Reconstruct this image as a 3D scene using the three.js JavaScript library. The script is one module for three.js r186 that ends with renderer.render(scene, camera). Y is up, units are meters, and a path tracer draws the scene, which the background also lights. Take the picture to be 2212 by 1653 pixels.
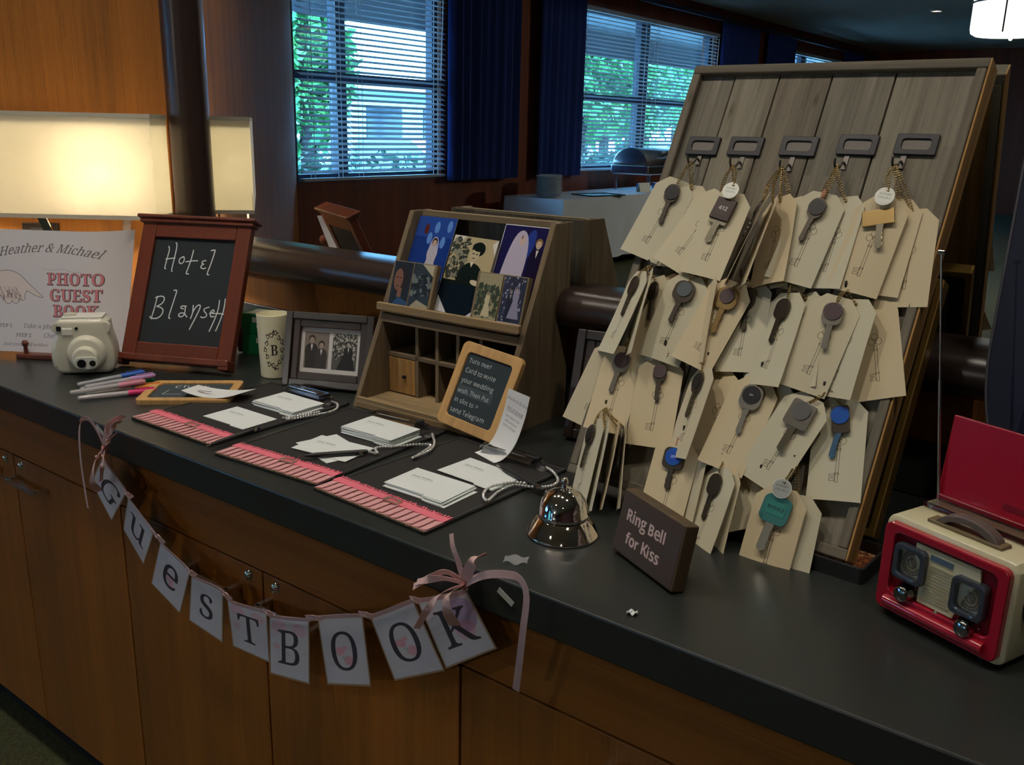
import * as THREE from 'three';
import { RoundedBoxGeometry } from 'three/addons/geometries/RoundedBoxGeometry.js';
import { mergeGeometries, mergeVertices, toCreasedNormals } from 'three/addons/utils/BufferGeometryUtils.js';
import { RectAreaLightUniformsLib } from 'three/addons/lights/RectAreaLightUniformsLib.js';

// ------------------------------------------------------------------ camera, sky, sun, exposure
const W = 2212, H = 1653, FOCAL = 1966, RAD = Math.PI / 180;
const scene = new THREE.Scene();
const renderer = new THREE.WebGLRenderer({ antialias: true });
renderer.toneMapping = THREE.LinearToneMapping;
renderer.toneMappingExposure = 1.0;
renderer.shadowMap.enabled = true;
RectAreaLightUniformsLib.init();
const V = (x, y, z) => new THREE.Vector3(x, y, z);
const CAM = V(0, 1.4406, 1.6892), YAW = 36.8 * RAD, PITCH = 15.57 * RAD, ROLL = 1.41 * RAD;
const fw = V(-Math.sin(YAW) * Math.cos(PITCH), -Math.sin(PITCH), -Math.cos(YAW) * Math.cos(PITCH));
const rt0 = V(Math.cos(YAW), 0, -Math.sin(YAW)), up0 = rt0.clone().cross(fw);
const RT = rt0.clone().multiplyScalar(Math.cos(ROLL)).addScaledVector(up0, Math.sin(ROLL));
const UP = up0.clone().multiplyScalar(Math.cos(ROLL)).addScaledVector(rt0, -Math.sin(ROLL));
const camera = new THREE.PerspectiveCamera(2 * Math.atan(H / 2 / FOCAL) / RAD, W / H, 0.02, 200);
camera.position.copy(CAM);
camera.quaternion.setFromRotationMatrix(new THREE.Matrix4().makeBasis(RT, UP, fw.clone().negate()));
scene.add(camera);
scene.background = new THREE.Color().setRGB(5.5, 15, 27);
const sun = new THREE.DirectionalLight(new THREE.Color().setRGB(0.5, 0.84, 1), 24);
sun.position.set(14, 26, 2); sun.target.position.set(-12, 0, 9); sun.castShadow = true;
Object.assign(sun.shadow.camera, { left: -25, right: 25, top: 25, bottom: -25, far: 80 });
scene.add(sun, sun.target);

// ------------------------------------------------------------------ helpers
const TOP = 0.92;                                   // counter height
const ray = (px, py) => fw.clone().addScaledVector(RT, (px - W / 2) / FOCAL).addScaledVector(UP, -(py - H / 2) / FOCAL);
const hitY = (px, py, y = TOP) => { const d = ray(px, py); return CAM.clone().addScaledVector(d, (y - CAM.y) / d.y); };
const hitZ = (px, py, z) => { const d = ray(px, py); return CAM.clone().addScaledVector(d, (z - CAM.z) / d.z); };
let seed = 7;
const rnd = () => { seed = (seed * 1664525 + 1013904223) >>> 0; return seed / 4294967296; };
const rr = (a, b) => a + (b - a) * rnd();
const lin = (r, g, b) => new THREE.Color().setRGB(r, g, b);
const mat = (c, rough = 0.6, o = {}) => {
  const { metal = 0, ...rest } = o;
  const color = Array.isArray(c) ? lin(...c) : new THREE.Color(c);
  const M = Object.keys(rest).some((k) => /transmission|clearcoat|sheen|ior|thickness|attenuation/.test(k)) ? THREE.MeshPhysicalMaterial : THREE.MeshStandardMaterial;
  return new M({ color, roughness: rough, metalness: metal, ...rest });
};
function canvasTex(w, h, draw, size) {
  const c = document.createElement('canvas'); c.width = w; c.height = h;
  draw(c.getContext('2d'), w, h);
  const t = new THREE.CanvasTexture(c); t.colorSpace = THREE.SRGBColorSpace;
  if (size) { t.wrapS = t.wrapT = THREE.RepeatWrapping; t.repeat.set(1 / size[0], 1 / size[1]); }
  return t;
}
const taken = {};
const numbered = (n) => { const k = taken[n] = (taken[n] ?? -1) + 1; return k ? n + '_' + String(k).padStart(3, '0') : n; };
function thing(name, label, category, pos = [0, 0, 0], turn = 0, group) {
  const o = new THREE.Group(); o.name = numbered(name); scene.add(o);
  o.position.set(...(pos.isVector3 ? pos.toArray() : pos)); o.rotation.y = turn; o.updateMatrixWorld(true);
  o.userData = { label, category }; if (group) o.userData.group = group;
  return o;
}
function shade(m) { m.castShadow = true; m.receiveShadow = true; return m; }
function part(name, geo, material, parent, label) {
  const g = Array.isArray(geo) ? merge(geo) : geo;
  const m = shade(new THREE.Mesh(g, material)); m.name = name; parent.add(m);
  if (label) m.userData.label = label;
  return m;
}
function wpart(name, geo, material, parent, label) {          // geometry given in world coordinates
  const g = Array.isArray(geo) ? merge(geo) : geo;
  parent.updateMatrixWorld(true);
  g.applyMatrix4(parent.matrixWorld.clone().invert());
  return part(name, g, material, parent, label);
}
function single(name, geo, material, label, category, group) {
  const g = Array.isArray(geo) ? merge(geo) : geo;
  const m = shade(new THREE.Mesh(g, material)); m.name = numbered(name); scene.add(m);
  m.userData = { label, category }; if (group) m.userData.group = group;
  return m;
}
function struct(name, geo, material, label, category) {
  const m = single(name, geo, material, label, category); m.userData.kind = 'structure'; return m;
}
function merge(list) {
  const gs = list.map((g) => { let q = g.index ? g.toNonIndexed() : g; if (!q.attributes.uv) q.setAttribute('uv', new THREE.BufferAttribute(new Float32Array(q.attributes.position.count * 2), 2)); for (const k of Object.keys(q.attributes)) if (!['position', 'normal', 'uv'].includes(k)) q.deleteAttribute(k); return q; });
  return mergeGeometries(gs);
}
const mv = (g, x = 0, y = 0, z = 0, rx = 0, ry = 0, rz = 0) => g.applyMatrix4(new THREE.Matrix4().compose(V(x, y, z), new THREE.Quaternion().setFromEuler(new THREE.Euler(rx, ry, rz, 'YXZ')), V(1, 1, 1)));
function uvm(g0, turn = false) {                              // uv in metres, from the side a face looks to
  const g = g0.index ? g0.toNonIndexed() : g0, p = g.attributes.position, n = g.attributes.normal, uv = new Float32Array(p.count * 2);
  for (let i = 0; i < p.count; i++) {
    const ax = Math.abs(n.getX(i)), ay = Math.abs(n.getY(i)), az = Math.abs(n.getZ(i));
    let u, v;
    if (ay > ax && ay > az) { u = p.getX(i); v = p.getZ(i); } else if (ax > az) { u = p.getZ(i); v = p.getY(i); } else { u = p.getX(i); v = p.getY(i); }
    if (turn) [u, v] = [v, u];
    uv[2 * i] = u; uv[2 * i + 1] = v;
  }
  g.setAttribute('uv', new THREE.BufferAttribute(uv, 2)); return g;
}
const bx = (w, h, d, x = 0, y = 0, z = 0, turn) => uvm(mv(new THREE.BoxGeometry(w, h, d), x, y, z), turn);
const rb = (w, h, d, r, x = 0, y = 0, z = 0, turn) => uvm(mv(new RoundedBoxGeometry(w, h, d, 2, Math.min(r, w / 2.01, h / 2.01, d / 2.01)), x, y, z), turn);
const cyl = (r0, r1, h, n = 24, x = 0, y = 0, z = 0) => mv(new THREE.CylinderGeometry(r0, r1, h, n), x, y, z);
const lathe = (pts, n = 32) => new THREE.LatheGeometry(pts.map((q) => new THREE.Vector2(...q)), n);
const tube = (pts, r, n = 24, k = 6) => new THREE.TubeGeometry(new THREE.CatmullRomCurve3(pts), n, r, k);
const shape = (pts) => new THREE.Shape(pts.map((q) => new THREE.Vector2(...q)));
const ext = (s, d, bev = 0) => new THREE.ExtrudeGeometry(Array.isArray(s) ? shape(s) : s, { depth: d, curveSegments: 10, bevelEnabled: bev > 0, bevelSize: bev, bevelThickness: bev, bevelSegments: 2, bevelOffset: -bev });
function rrect(w, h, r, x = 0, y = 0) {                       // rounded rectangle outline round (x, y)
  const s = new THREE.Shape(), a = x - w / 2, b = y - h / 2;
  s.moveTo(a + r, b); s.lineTo(a + w - r, b); s.absarc(a + w - r, b + r, r, -Math.PI / 2, 0); s.lineTo(a + w, b + h - r); s.absarc(a + w - r, b + h - r, r, 0, Math.PI / 2);
  s.lineTo(a + r, b + h); s.absarc(a + r, b + h - r, r, Math.PI / 2, Math.PI); s.lineTo(a, b + r); s.absarc(a + r, b + r, r, Math.PI, 1.5 * Math.PI);
  return s;
}
const frameShape = (w, h, iw, ih, r = 0.002) => { const s = rrect(w, h, r); s.holes.push(rrect(iw, ih, Math.max(0.0045, Math.min(r, 0.008)))); return s; };
function sheet(w, h, curve = () => 0, nx = 10, ny = 10, thick = 0.0004) {   // paper from (-w/2, 0) to (w/2, h), front towards +z, bent by curve(u, v)
  const P = (u, v, s) => [(u - 0.5) * w, v * h, curve(u, v) + s * thick / 2];
  const pos = [], uv = [], idx = [];
  for (const s of [1, -1]) for (let j = 0; j <= ny; j++) for (let i = 0; i <= nx; i++) { pos.push(...P(i / nx, j / ny, s)); uv.push(i / nx, j / ny); }
  const n1 = (nx + 1) * (ny + 1);
  for (let j = 0; j < ny; j++) for (let i = 0; i < nx; i++) { const a = j * (nx + 1) + i, b = a + 1, c = a + nx + 1, d = c + 1; idx.push(a, b, d, a, d, c, n1 + a, n1 + d, n1 + b, n1 + a, n1 + c, n1 + d); }
  const rim = []; for (let i = 0; i < nx; i++) rim.push(i); for (let j = 0; j < ny; j++) rim.push(j * (nx + 1) + nx); for (let i = nx; i > 0; i--) rim.push(ny * (nx + 1) + i); for (let j = ny; j > 0; j--) rim.push(j * (nx + 1));
  rim.forEach((a, k) => { const b = rim[(k + 1) % rim.length]; idx.push(a, n1 + a, n1 + b, a, n1 + b, b); });
  const g = new THREE.BufferGeometry(); g.setAttribute('position', new THREE.Float32BufferAttribute(pos, 3)); g.setAttribute('uv', new THREE.Float32BufferAttribute(uv, 2)); g.setIndex(idx);
  return toCreasedNormals(g, 0.7);
}
const print = (w, h) => new THREE.PlaneGeometry(w, h);
function ribbonGeo(pts, width, side, n = 28) {                // a flat band along a curve, two faces and a hair of thickness
  const c = new THREE.CatmullRomCurve3(pts), pos = [], idx = [], uv = [];
  for (let i = 0; i <= n; i++) {
    const t = i / n, p = c.getPoint(t), tan = c.getTangent(t), s = side(t).clone(); s.addScaledVector(tan, -s.dot(tan)).normalize();
    const nn = tan.clone().cross(s).multiplyScalar(0.0002), hw = width / 2;
    for (const [a, b] of [[-1, 1], [1, 1], [1, -1], [-1, -1]]) { const q = p.clone().addScaledVector(s, a * hw).addScaledVector(nn, b); pos.push(q.x, q.y, q.z); uv.push(a, t); }
  }
  for (let i = 0; i < n; i++) for (let k = 0; k < 4; k++) { const a = i * 4 + k, b = i * 4 + (k + 1) % 4; idx.push(a, b, b + 4, a, b + 4, a + 4); }
  const g = new THREE.BufferGeometry(); g.setAttribute('position', new THREE.Float32BufferAttribute(pos, 3)); g.setAttribute('uv', new THREE.Float32BufferAttribute(uv, 2)); g.setIndex(idx);
  return toCreasedNormals(g, 0.7);
}
function beads(pts, r, gap, detail = 1) {                     // ball chain along a curve, one geometry
  const c = new THREE.CatmullRomCurve3(pts), n = Math.max(2, Math.round(c.getLength() / gap)), base = new THREE.IcosahedronGeometry(r, detail), out = [];
  for (let i = 0; i <= n; i++) { const p = c.getPointAt(i / n); out.push(base.clone().translate(p.x, p.y, p.z)); }
  return merge(out);
}

// ------------------------------------------------------------------ textures and materials
const n1d = (n, oct) => { const a = new Float32Array(n); for (const [step, amp] of oct) { const k = Math.ceil(n / step), r = Array.from({ length: k }, () => rnd() - 0.5); for (let i = 0; i < n; i++) { const f = i / n * k, j = Math.floor(f), t = f - j, s = t * t * (3 - 2 * t); a[i] += amp * (r[j % k] * (1 - s) + r[(j + 1) % k] * s); } } return a; };
function woodTex(base, vary, size, o = {}) {                  // grain runs along v
  return canvasTex(512, 512, (x) => {
    const tone = n1d(512, [[90, 1], [24, 0.7], [7, 0.6], [2, 0.5]]);
    for (let i = 0; i < 512; i++) { const k = 1 + tone[i] * vary; x.fillStyle = `rgb(${base.map((c) => Math.max(0, Math.min(255, c * k)) | 0)})`; x.fillRect(i, 0, 1, 512); }
    for (let i = 0; i < (o.pores ?? 900); i++) { const l = rr(6, 60), px = rnd() * 512, py = rnd() * 512, dark = rnd() < 0.6; x.fillStyle = dark ? `rgba(30,14,4,${rr(0.05, o.dark ?? 0.2)})` : `rgba(255,225,170,${rr(0.02, 0.09)})`; for (const oy of [0, -512]) x.fillRect(px, py + oy, rr(0.6, 1.6), l); }
    for (let i = 0; i < (o.blot ?? 0); i++) { const px = rnd() * 512, py = rnd() * 512, r = rr(12, 50); const g = x.createRadialGradient(0, 0, 1, 0, 0, r); const cc = rnd() < 0.5 ? '40,30,22' : '190,180,160'; g.addColorStop(0, `rgba(${cc},${rr(0.08, 0.25)})`); g.addColorStop(1, `rgba(${cc},0)`); x.save(); x.translate(px, py); x.scale(0.4, 2.4); x.fillStyle = g; x.fillRect(-r, -r, 2 * r, 2 * r); x.restore(); }
    for (let i = 0; i < (o.knots ?? 0); i++) { const px = rnd() * 480 + 16, py = rnd() * 460 + 26; for (let k = 9; k > 0; k -= 1.6) { x.strokeStyle = `rgba(35,22,12,${0.5 - k * 0.04})`; x.lineWidth = 1.4; x.beginPath(); x.ellipse(px, py, k * 0.9, k * 1.7, 0, 0, 7); x.stroke(); } }
  }, size);
}
const M = {};
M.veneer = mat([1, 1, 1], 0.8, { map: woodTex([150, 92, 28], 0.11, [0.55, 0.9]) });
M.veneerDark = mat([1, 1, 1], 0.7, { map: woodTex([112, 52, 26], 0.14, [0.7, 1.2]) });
M.cabinet = mat([1, 1, 1], 0.45, { map: woodTex([142, 86, 26], 0.11, [0.5, 0.9]) });
M.molding = mat([0.032, 0.019, 0.016], 0.32);
M.grey = mat([1, 1, 1], 0.85, { map: woodTex([116, 112, 100], 0.13, [0.24, 0.5], { blot: 60, knots: 3, dark: 0.28, pores: 900 }) });
M.grey2 = mat([1, 1, 1], 0.85, { map: woodTex([108, 101, 88], 0.15, [0.2, 0.45], { blot: 60, knots: 2, dark: 0.3, pores: 900 }) });
M.grey3 = mat([1, 1, 1], 0.85, { map: woodTex([124, 118, 104], 0.12, [0.22, 0.55], { blot: 70, knots: 4, dark: 0.26, pores: 900 }) });
M.rawSide = mat([1, 1, 1], 0.8, { map: woodTex([156, 118, 66], 0.2, [0.2, 0.4], { blot: 20 }) });
M.crate = mat([1, 1, 1], 0.8, { map: woodTex([118, 102, 78], 0.16, [0.18, 0.4], { blot: 40, knots: 1, dark: 0.3 }) });
M.crateLight = mat([1, 1, 1], 0.8, { map: woodTex([146, 124, 90], 0.15, [0.18, 0.4], { blot: 30, dark: 0.25 }) });
M.mahogany = mat([1, 1, 1], 0.4, { map: woodTex([104, 46, 26], 0.16, [0.2, 0.4]), clearcoat: 0.25, clearcoatRoughness: 0.3 });
M.pine = mat([1, 1, 1], 0.55, { map: woodTex([198, 156, 98], 0.12, [0.16, 0.4], { dark: 0.1 }) });
M.espresso = mat([0.022, 0.014, 0.011], 0.3, { clearcoat: 0.3, clearcoatRoughness: 0.25 });
M.counter = mat([0.016, 0.018, 0.017], 0.3, { map: canvasTex(256, 256, (x) => { x.fillStyle = '#f0f0f0'; x.fillRect(0, 0, 256, 256); for (let i = 0; i < 2600; i++) { const v = 220 + rnd() * 35 | 0; x.fillStyle = `rgb(${v},${v},${v})`; x.fillRect(rnd() * 256, rnd() * 256, 1.5, 1.5); } }, [0.2, 0.2]) });
M.counter.color = lin(0.028, 0.032, 0.031);
M.chrome = mat([0.86, 0.85, 0.83], 0.07, { metal: 1 });
M.steel = mat([0.62, 0.62, 0.62], 0.25, { metal: 1 });
M.brass = mat([0.45, 0.34, 0.16], 0.32, { metal: 1 });
M.antique = mat([0.02, 0.02, 0.024], 0.35, { metal: 0.5 });
M.paper = mat([0.72, 0.75, 0.76], 0.85);
M.black = mat([0.012, 0.012, 0.013], 0.45);
M.blackSoft = mat([0.016, 0.015, 0.016], 0.6);
M.manilaPlain = mat([0.66, 0.56, 0.38], 0.85, { transmission: 0.15 });
M.curtain = mat([0.016, 0.04, 0.2], 0.9);
M.plastic = mat([0.95, 0.97, 1], 0.08, { transmission: 1, thickness: 0 });
M.acrylic = mat([0.96, 0.98, 1], 0.05, { transmission: 1, thickness: 0.004, ior: 1.45 });
M.glass = mat([0.92, 0.97, 1], 0.0, { transmission: 1, thickness: 0 });
M.white = mat([0.78, 0.78, 0.74], 0.6);
M.slate = mat([0.028, 0.033, 0.036], 0.75);
M.pinkRibbon = mat([0.8, 0.55, 0.54], 0.55, { transmission: 0.25, sheen: 0.3 });

// ------------------------------------------------------------------ the room
const ZM = 0.275, XW = -6.2, CEIL = 3.2, KX = -2.15, ZE = 4.04, SILL = 0.96, HEAD = 2.85;
const WIN = [[4.05, 5.87, [4.56, 4.68]], [8.21, 11.9, [9.83, 10.05]], [14.75, 17.35, [15.55, 15.8]]];
const carpet = mat([1, 1, 1], 0.95, { map: canvasTex(256, 256, (x) => { x.fillStyle = '#3a3d22'; x.fillRect(0, 0, 256, 256); for (let i = 0; i < 9000; i++) { const v = rnd(); x.fillStyle = v < 0.5 ? '#2c2f1a' : v < 0.8 ? '#4a4b2a' : '#33301c'; x.fillRect(rnd() * 256, rnd() * 256, 2, 2); } }, [0.5, 0.5]) });
struct('floor', bx(11.4, 0.2, 20.4, -1, -0.1, 9.9), carpet, 'dark green brown carpet floor below the cabinets', 'floor');
struct('ceiling', bx(11.4, 0.3, 20.4, -1, CEIL + 0.15, 9.9), mat([0.55, 0.5, 0.42], 0.9), 'plain beige ceiling above the room', 'ceiling');
struct('wall_back', bx(7.0, CEIL, 0.15, 1.3, CEIL / 2, ZM - 0.089), M.veneer, 'honey oak veneer wall behind the counter and mirror', 'wall');
{ // the wall that leaves the mirror's corner at an angle
  const L = Math.hypot(XW - KX, ZE - ZM), a = Math.atan2(ZE - ZM, KX - XW);
  const m = struct('wall_left', bx(L + 0.3, CEIL, 0.16, -L / 2, CEIL / 2, -0.08), M.veneer, 'honey oak veneer wall behind the rectangular table lamp', 'wall');
  m.position.set(KX, 0, ZM); m.rotation.y = a;
}
{
  const z0 = 3.8, z1 = 19.9, d = 0.2, x = XW - d / 2, g = [bx(d, SILL, z1 - z0, x, SILL / 2, (z0 + z1) / 2), bx(d, CEIL - HEAD, z1 - z0, x, (CEIL + HEAD) / 2, (z0 + z1) / 2)];
  const piers = [[z0, WIN[0][0]], [WIN[0][1], WIN[1][0]], [WIN[1][1], WIN[2][0]], [WIN[2][1], z1]];
  for (const [a, b] of piers) g.push(bx(d, HEAD - SILL, b - a, x, (HEAD + SILL) / 2, (a + b) / 2));
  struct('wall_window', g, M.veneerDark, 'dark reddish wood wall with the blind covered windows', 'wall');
}
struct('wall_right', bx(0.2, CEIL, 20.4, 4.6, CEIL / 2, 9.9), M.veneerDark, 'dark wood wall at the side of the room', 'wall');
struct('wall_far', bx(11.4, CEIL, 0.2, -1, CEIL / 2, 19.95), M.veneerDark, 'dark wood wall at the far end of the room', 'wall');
const frameMat = mat([0.02, 0.03, 0.06], 0.5);
WIN.forEach(([a, b, [m0, m1]], i) => {
  const w = thing('window_' + (i + 1), ['window beside the angled oak wall with blinds', 'wide window behind the buffet table with chafing dish', 'window at the far end past the second curtain pair'][i], 'window', [XW - 0.1, SILL, (a + b) / 2]);
  w.userData.kind = 'structure';
  const L = b - a, h = HEAD - SILL, zc = (a + b) / 2, f = 0.06;
  part('frame', [bx(0.08, f, L, 0, f / 2, 0), bx(0.08, f, L, 0, h - f / 2, 0), bx(0.08, h, f, 0, h / 2, -L / 2 + f / 2), bx(0.08, h, f, 0, h / 2, L / 2 - f / 2)], frameMat, w);
  part('mullion', bx(0.09, h, m1 - m0, 0, h / 2, (m0 + m1) / 2 - zc), frameMat, w);
  part('transom', bx(0.085, 0.07, L, 0, 0.88, 0), frameMat, w);
  for (const [p, q] of [[a, m0], [m1, b]]) part('pane', bx(0.006, h - 0.1, q - p - 0.02, -0.01, h / 2, (p + q) / 2 - zc), M.glass, w);
});
{ // ledge, post, panel under the ledge
  const prof = [[-0.014, 1.098], [0.012, 1.088], [0.042, 1.09], [0.062, 1.1], [0.072, 1.118], [0.071, 1.138], [0.061, 1.154], [0.046, 1.162], [-0.014, 1.162]];
  const g = toCreasedNormals(ext(prof.map(([z, y]) => [-z, y]), 6.6), 0.6); g.rotateY(Math.PI / 2); g.translate(KX + 0.02, 0, ZM);
  struct('trim_1', uvm(g, true), M.molding, 'dark glossy bullnose ledge below the mirror', 'ledge');
  const pp = []; for (let i = 0; i <= 16; i++) { const t = Math.PI * i / 16; pp.push([KX + 0.05 - Math.cos(t) * 0.054, ZM + Math.sin(t) * 0.05]); }
  const post = toCreasedNormals(ext([...pp, [KX + 0.104, ZM - 0.02], [KX - 0.004, ZM - 0.02]].map(([x, z]) => [x, -z]), CEIL), 0.6); post.rotateX(-Math.PI / 2);
  struct('trim_2', uvm(post), M.molding, 'dark rounded wooden post at the corner of the mirror', 'post');
  struct('trim_3', bx(6.5, 0.1, 0.02, KX + 3.25, 1.045, ZM - 0.005), M.veneer, 'honey oak strip between the black upstand and dark ledge', 'panel');
  struct('trim_4', rb(6.5, 0.085, 0.022, 0.002, KX + 3.25, 0.962, ZM + 0.002), M.counter, 'black laminate upstand along the back of the countertop', 'upstand');
}
single('wall_mirror', bx(6.3, 1.85, 0.012, KX + 3.24, 1.155 + 0.925, ZM - 0.006), mat([0.8, 0.82, 0.82], 0.0, { metal: 1 }), 'large frameless mirror above the dark ledge, reflecting windows and curtains', 'mirror');

// lights in the ceiling
const glowWarm = lin(1, 0.9, 0.76);
const DOWN = [[-2.1, 1.35], [-1.35, 1.2], [-0.6, 1.2], [0.4, 1.2], [-1.2, 3.6], [1.2, 3.8], [-3.4, 5.2], [-0.6, 7.0], [-3.6, 9.5], [-3.6, 13.5], [0.4, 12.5]];
DOWN.forEach(([x, z], i) => {
  const t = thing('ceiling_downlight', i < 4 ? 'small round recessed ceiling light above the counter' : 'small round recessed ceiling light above the dining room', 'ceiling light', [x, CEIL, z], 0, i < 4 ? 'downlights over the counter' : 'downlights in the room');
  part('ring', mv(new THREE.TorusGeometry(0.075, 0.012, 8, 24), 0, -0.004, 0, Math.PI / 2), M.white, t);
  part('lens', cyl(0.066, 0.066, 0.006, 24, 0, -0.001, 0), mat([0.9, 0.9, 0.9], 0.5, { emissive: glowWarm, emissiveIntensity: 6 }), t);
  const s = new THREE.SpotLight(glowWarm, i < 4 ? [2.7, 3.9, 2.7, 2.6][i] : 5, 0, 62 * RAD, 0.7, 2); s.position.set(0, -0.03, 0); s.target.position.set(0, -2, 0); s.castShadow = true; s.shadow.radius = 3; t.add(s, s.target);
});
{ // drum pendant in the room, seen in the mirror
  const t = thing('pendant_lamp', 'white glass drum pendant lamp with dark metal bands hanging in the room', 'lamp', [-1.72, 2.36, 8.55]);
  part('drum', [lathe([[0.0, 0.02], [0.3, 0.0], [0.335, 0.02], [0.345, 0.06], [0.345, 0.44], [0.0, 0.44]], 40)], mat([0.9, 0.9, 0.86], 0.6, { emissive: lin(1, 0.97, 0.9), emissiveIntensity: 2 }), t);
  for (const y of [0.28, 0.43]) part('band', mv(new THREE.TorusGeometry(0.352, 0.009, 8, 40), 0, y, 0, Math.PI / 2), M.antique, t);
  for (let i = 0; i < 3; i++) { const a = i * 2.094 + 0.5; part('strap', bx(0.012, 0.46, 0.012, 0.352 * Math.cos(a), 0.23, 0.352 * Math.sin(a)), M.antique, t); }
  part('stem', cyl(0.01, 0.01, 0.42, 10, 0, 0.64, 0), M.antique, t);
  const l = new THREE.PointLight(lin(1, 0.95, 0.85), 6); l.position.set(0, -0.03, 0); l.castShadow = true; l.shadow.radius = 0.6; t.add(l);
}

// ------------------------------------------------------------------ window dressing
const slatMat = mat([0.5, 0.52, 0.54], 0.5, { transmission: 0.12 });
{
  const slat = bx(1, 0.003, 0.05); const words = ['corner window', 'buffet window', 'far window'];
  WIN.forEach(([a, b, [m0, m1]], i) => [[a + 0.01, (m0 + m1) / 2 - 0.004], [(m0 + m1) / 2 + 0.004, b - 0.01]].forEach(([p, q], k) => {
    const L = q - p, t = thing('window_blind', `pale horizontal slat blind on the ${words[i]}, ${k ? 'pane next to the curtain' : 'pane away from the curtain'}`, 'blind', [XW + 0.05, SILL + 0.01, (p + q) / 2]);
    t.userData.label = ['pale slat blind in corner window, narrow half touching the oak wall', 'pale slat blind in corner window, wide half next to navy curtain', 'pale slat blind behind the plate stacks, half by the navy curtain', 'pale slat blind above the chafing dish, far half of that window', 'pale slat blind on the far small window, nearer half', 'pale slat blind on the far small window, farther half'][i * 2 + k];
    t.rotation.y = Math.PI / 2; t.updateMatrixWorld(true);
    part('bottom_rail', rb(L, 0.025, 0.05, 0.004, 0, 0.012, 0), slatMat, t);
    part('head_rail', rb(L, 0.05, 0.055, 0.004, 0, HEAD - SILL - 0.045, 0), slatMat, t);
    const step = i === 2 ? 0.075 : 0.0465, n = Math.floor((HEAD - SILL - 0.12) / step);
    for (let j = 1; j <= n; j++) { const m = part('slat', slat, slatMat, t); m.position.y = 0.03 + j * step; m.scale.x = L; m.rotation.x = 0.44; }
    for (const f of [-0.5 + 0.12 / L, 0.5 - 0.12 / L]) part('ladder_cord', [bx(0.004, HEAD - SILL - 0.07, 0.003, f * L, (HEAD - SILL) / 2 - 0.02, 0.027), bx(0.004, HEAD - SILL - 0.07, 0.003, f * L, (HEAD - SILL) / 2 - 0.02, -0.027)], M.white, t);
    if (k) part('wand', mv(cyl(0.006, 0.006, 0.9, 8), -L / 2 + 0.07, 1.35, 0.04, 0, 0, 0.04), M.white, t);
  }));
  const CUR = [[5.85, 6.96, 'navy curtain at the side of the corner window'], [7.35, 8.23, 'navy curtain hanging behind the stacked plates'], [11.88, 13.15, 'navy curtain beyond the chafing dish window'], [13.55, 14.77, 'navy curtain on the near side of the far window'], [17.33, 18.45, 'navy curtain on the far side of the far window']];
  for (const [a, b, label] of CUR) {
    const n = Math.round((b - a) / 0.02), y0 = 0.93, y1 = 3.0, pts = [];
    for (let i = 0; i <= n; i++) { const t = i / n, ph = t * (b - a) / 0.135 * 6.283; pts.push([a + t * (b - a), 0.12 + 0.035 * Math.sin(ph) + 0.012 * Math.sin(ph * 0.37 + a)]); }
    const out = [...pts, ...pts.map(([z, x]) => [z, x - 0.006]).reverse()];
    const g = ext(out.map(([z, x]) => [x, -z]), y1 - y0); g.rotateX(-Math.PI / 2);
    const m = single('curtain', toCreasedNormals(g, 0.9), M.curtain, label, 'curtain', 'navy curtains'); m.position.set(XW, y0, 0);
  }
  single('curtain_rail', [bx(0.05, 0.05, 14.6, XW + 0.12, 3.035, 12)], frameMat, 'dark curtain rail along the top of the window wall', 'curtain rail');
}

// ------------------------------------------------------------------ outside the windows
single('pavement', bx(60, 0.2, 90, -36.5, -0.42, 20), mat([0.5, 0.5, 0.48], 0.9), 'pale sunlit pavement and car park outside the windows', 'pavement');
single('roof_eave', [bx(1.9, 0.18, 24, -7.3, 3.05, 10), bx(0.08, 0.55, 24, -8.2, 2.87, 10)], mat([0.16, 0.18, 0.2], 0.8), 'deep roof eave shading the tops of the windows', 'eave');
function foliage(n, rx, ry, rz, leaf, cy) {
  const pos = [], nor = [];
  for (let i = 0; i < n; i++) {
    const u = rnd() * 2 - 1, a = rnd() * 6.283, r = Math.cbrt(rnd()) * (0.8 + 0.35 * Math.sin(a * 3 + u * 5)), s = Math.sqrt(1 - u * u);
    const c = V(rx * r * s * Math.cos(a), cy + ry * r * u, rz * r * s * Math.sin(a)), d1 = V(rnd() - 0.5, rnd() - 0.5, rnd() - 0.5).normalize(), d2 = d1.clone().cross(V(rnd() - 0.5, rnd() - 0.5, rnd() - 0.5)).normalize(), l = leaf * rr(0.6, 1.3), nn = d1.clone().cross(d2);
    const q = [c.clone().addScaledVector(d1, -l), c.clone().addScaledVector(d2, -l * 0.45), c.clone().addScaledVector(d1, l), c.clone().addScaledVector(d2, l * 0.45)];
    for (const k of [0, 1, 2, 0, 2, 3]) { pos.push(q[k].x, q[k].y, q[k].z); nor.push(nn.x, nn.y, nn.z); }
  }
  const g = new THREE.BufferGeometry(); g.setAttribute('position', new THREE.Float32BufferAttribute(pos, 3)); g.setAttribute('normal', new THREE.Float32BufferAttribute(nor, 3)); return g;
}
const leafMats = [mat([0.03, 0.16, 0.045], 0.6, { transmission: 0.25 }), mat([0.05, 0.24, 0.06], 0.6, { transmission: 0.25 }), mat([0.02, 0.11, 0.05], 0.6, { transmission: 0.2 })];
const bark = mat([0.05, 0.045, 0.04], 0.9);
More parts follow.
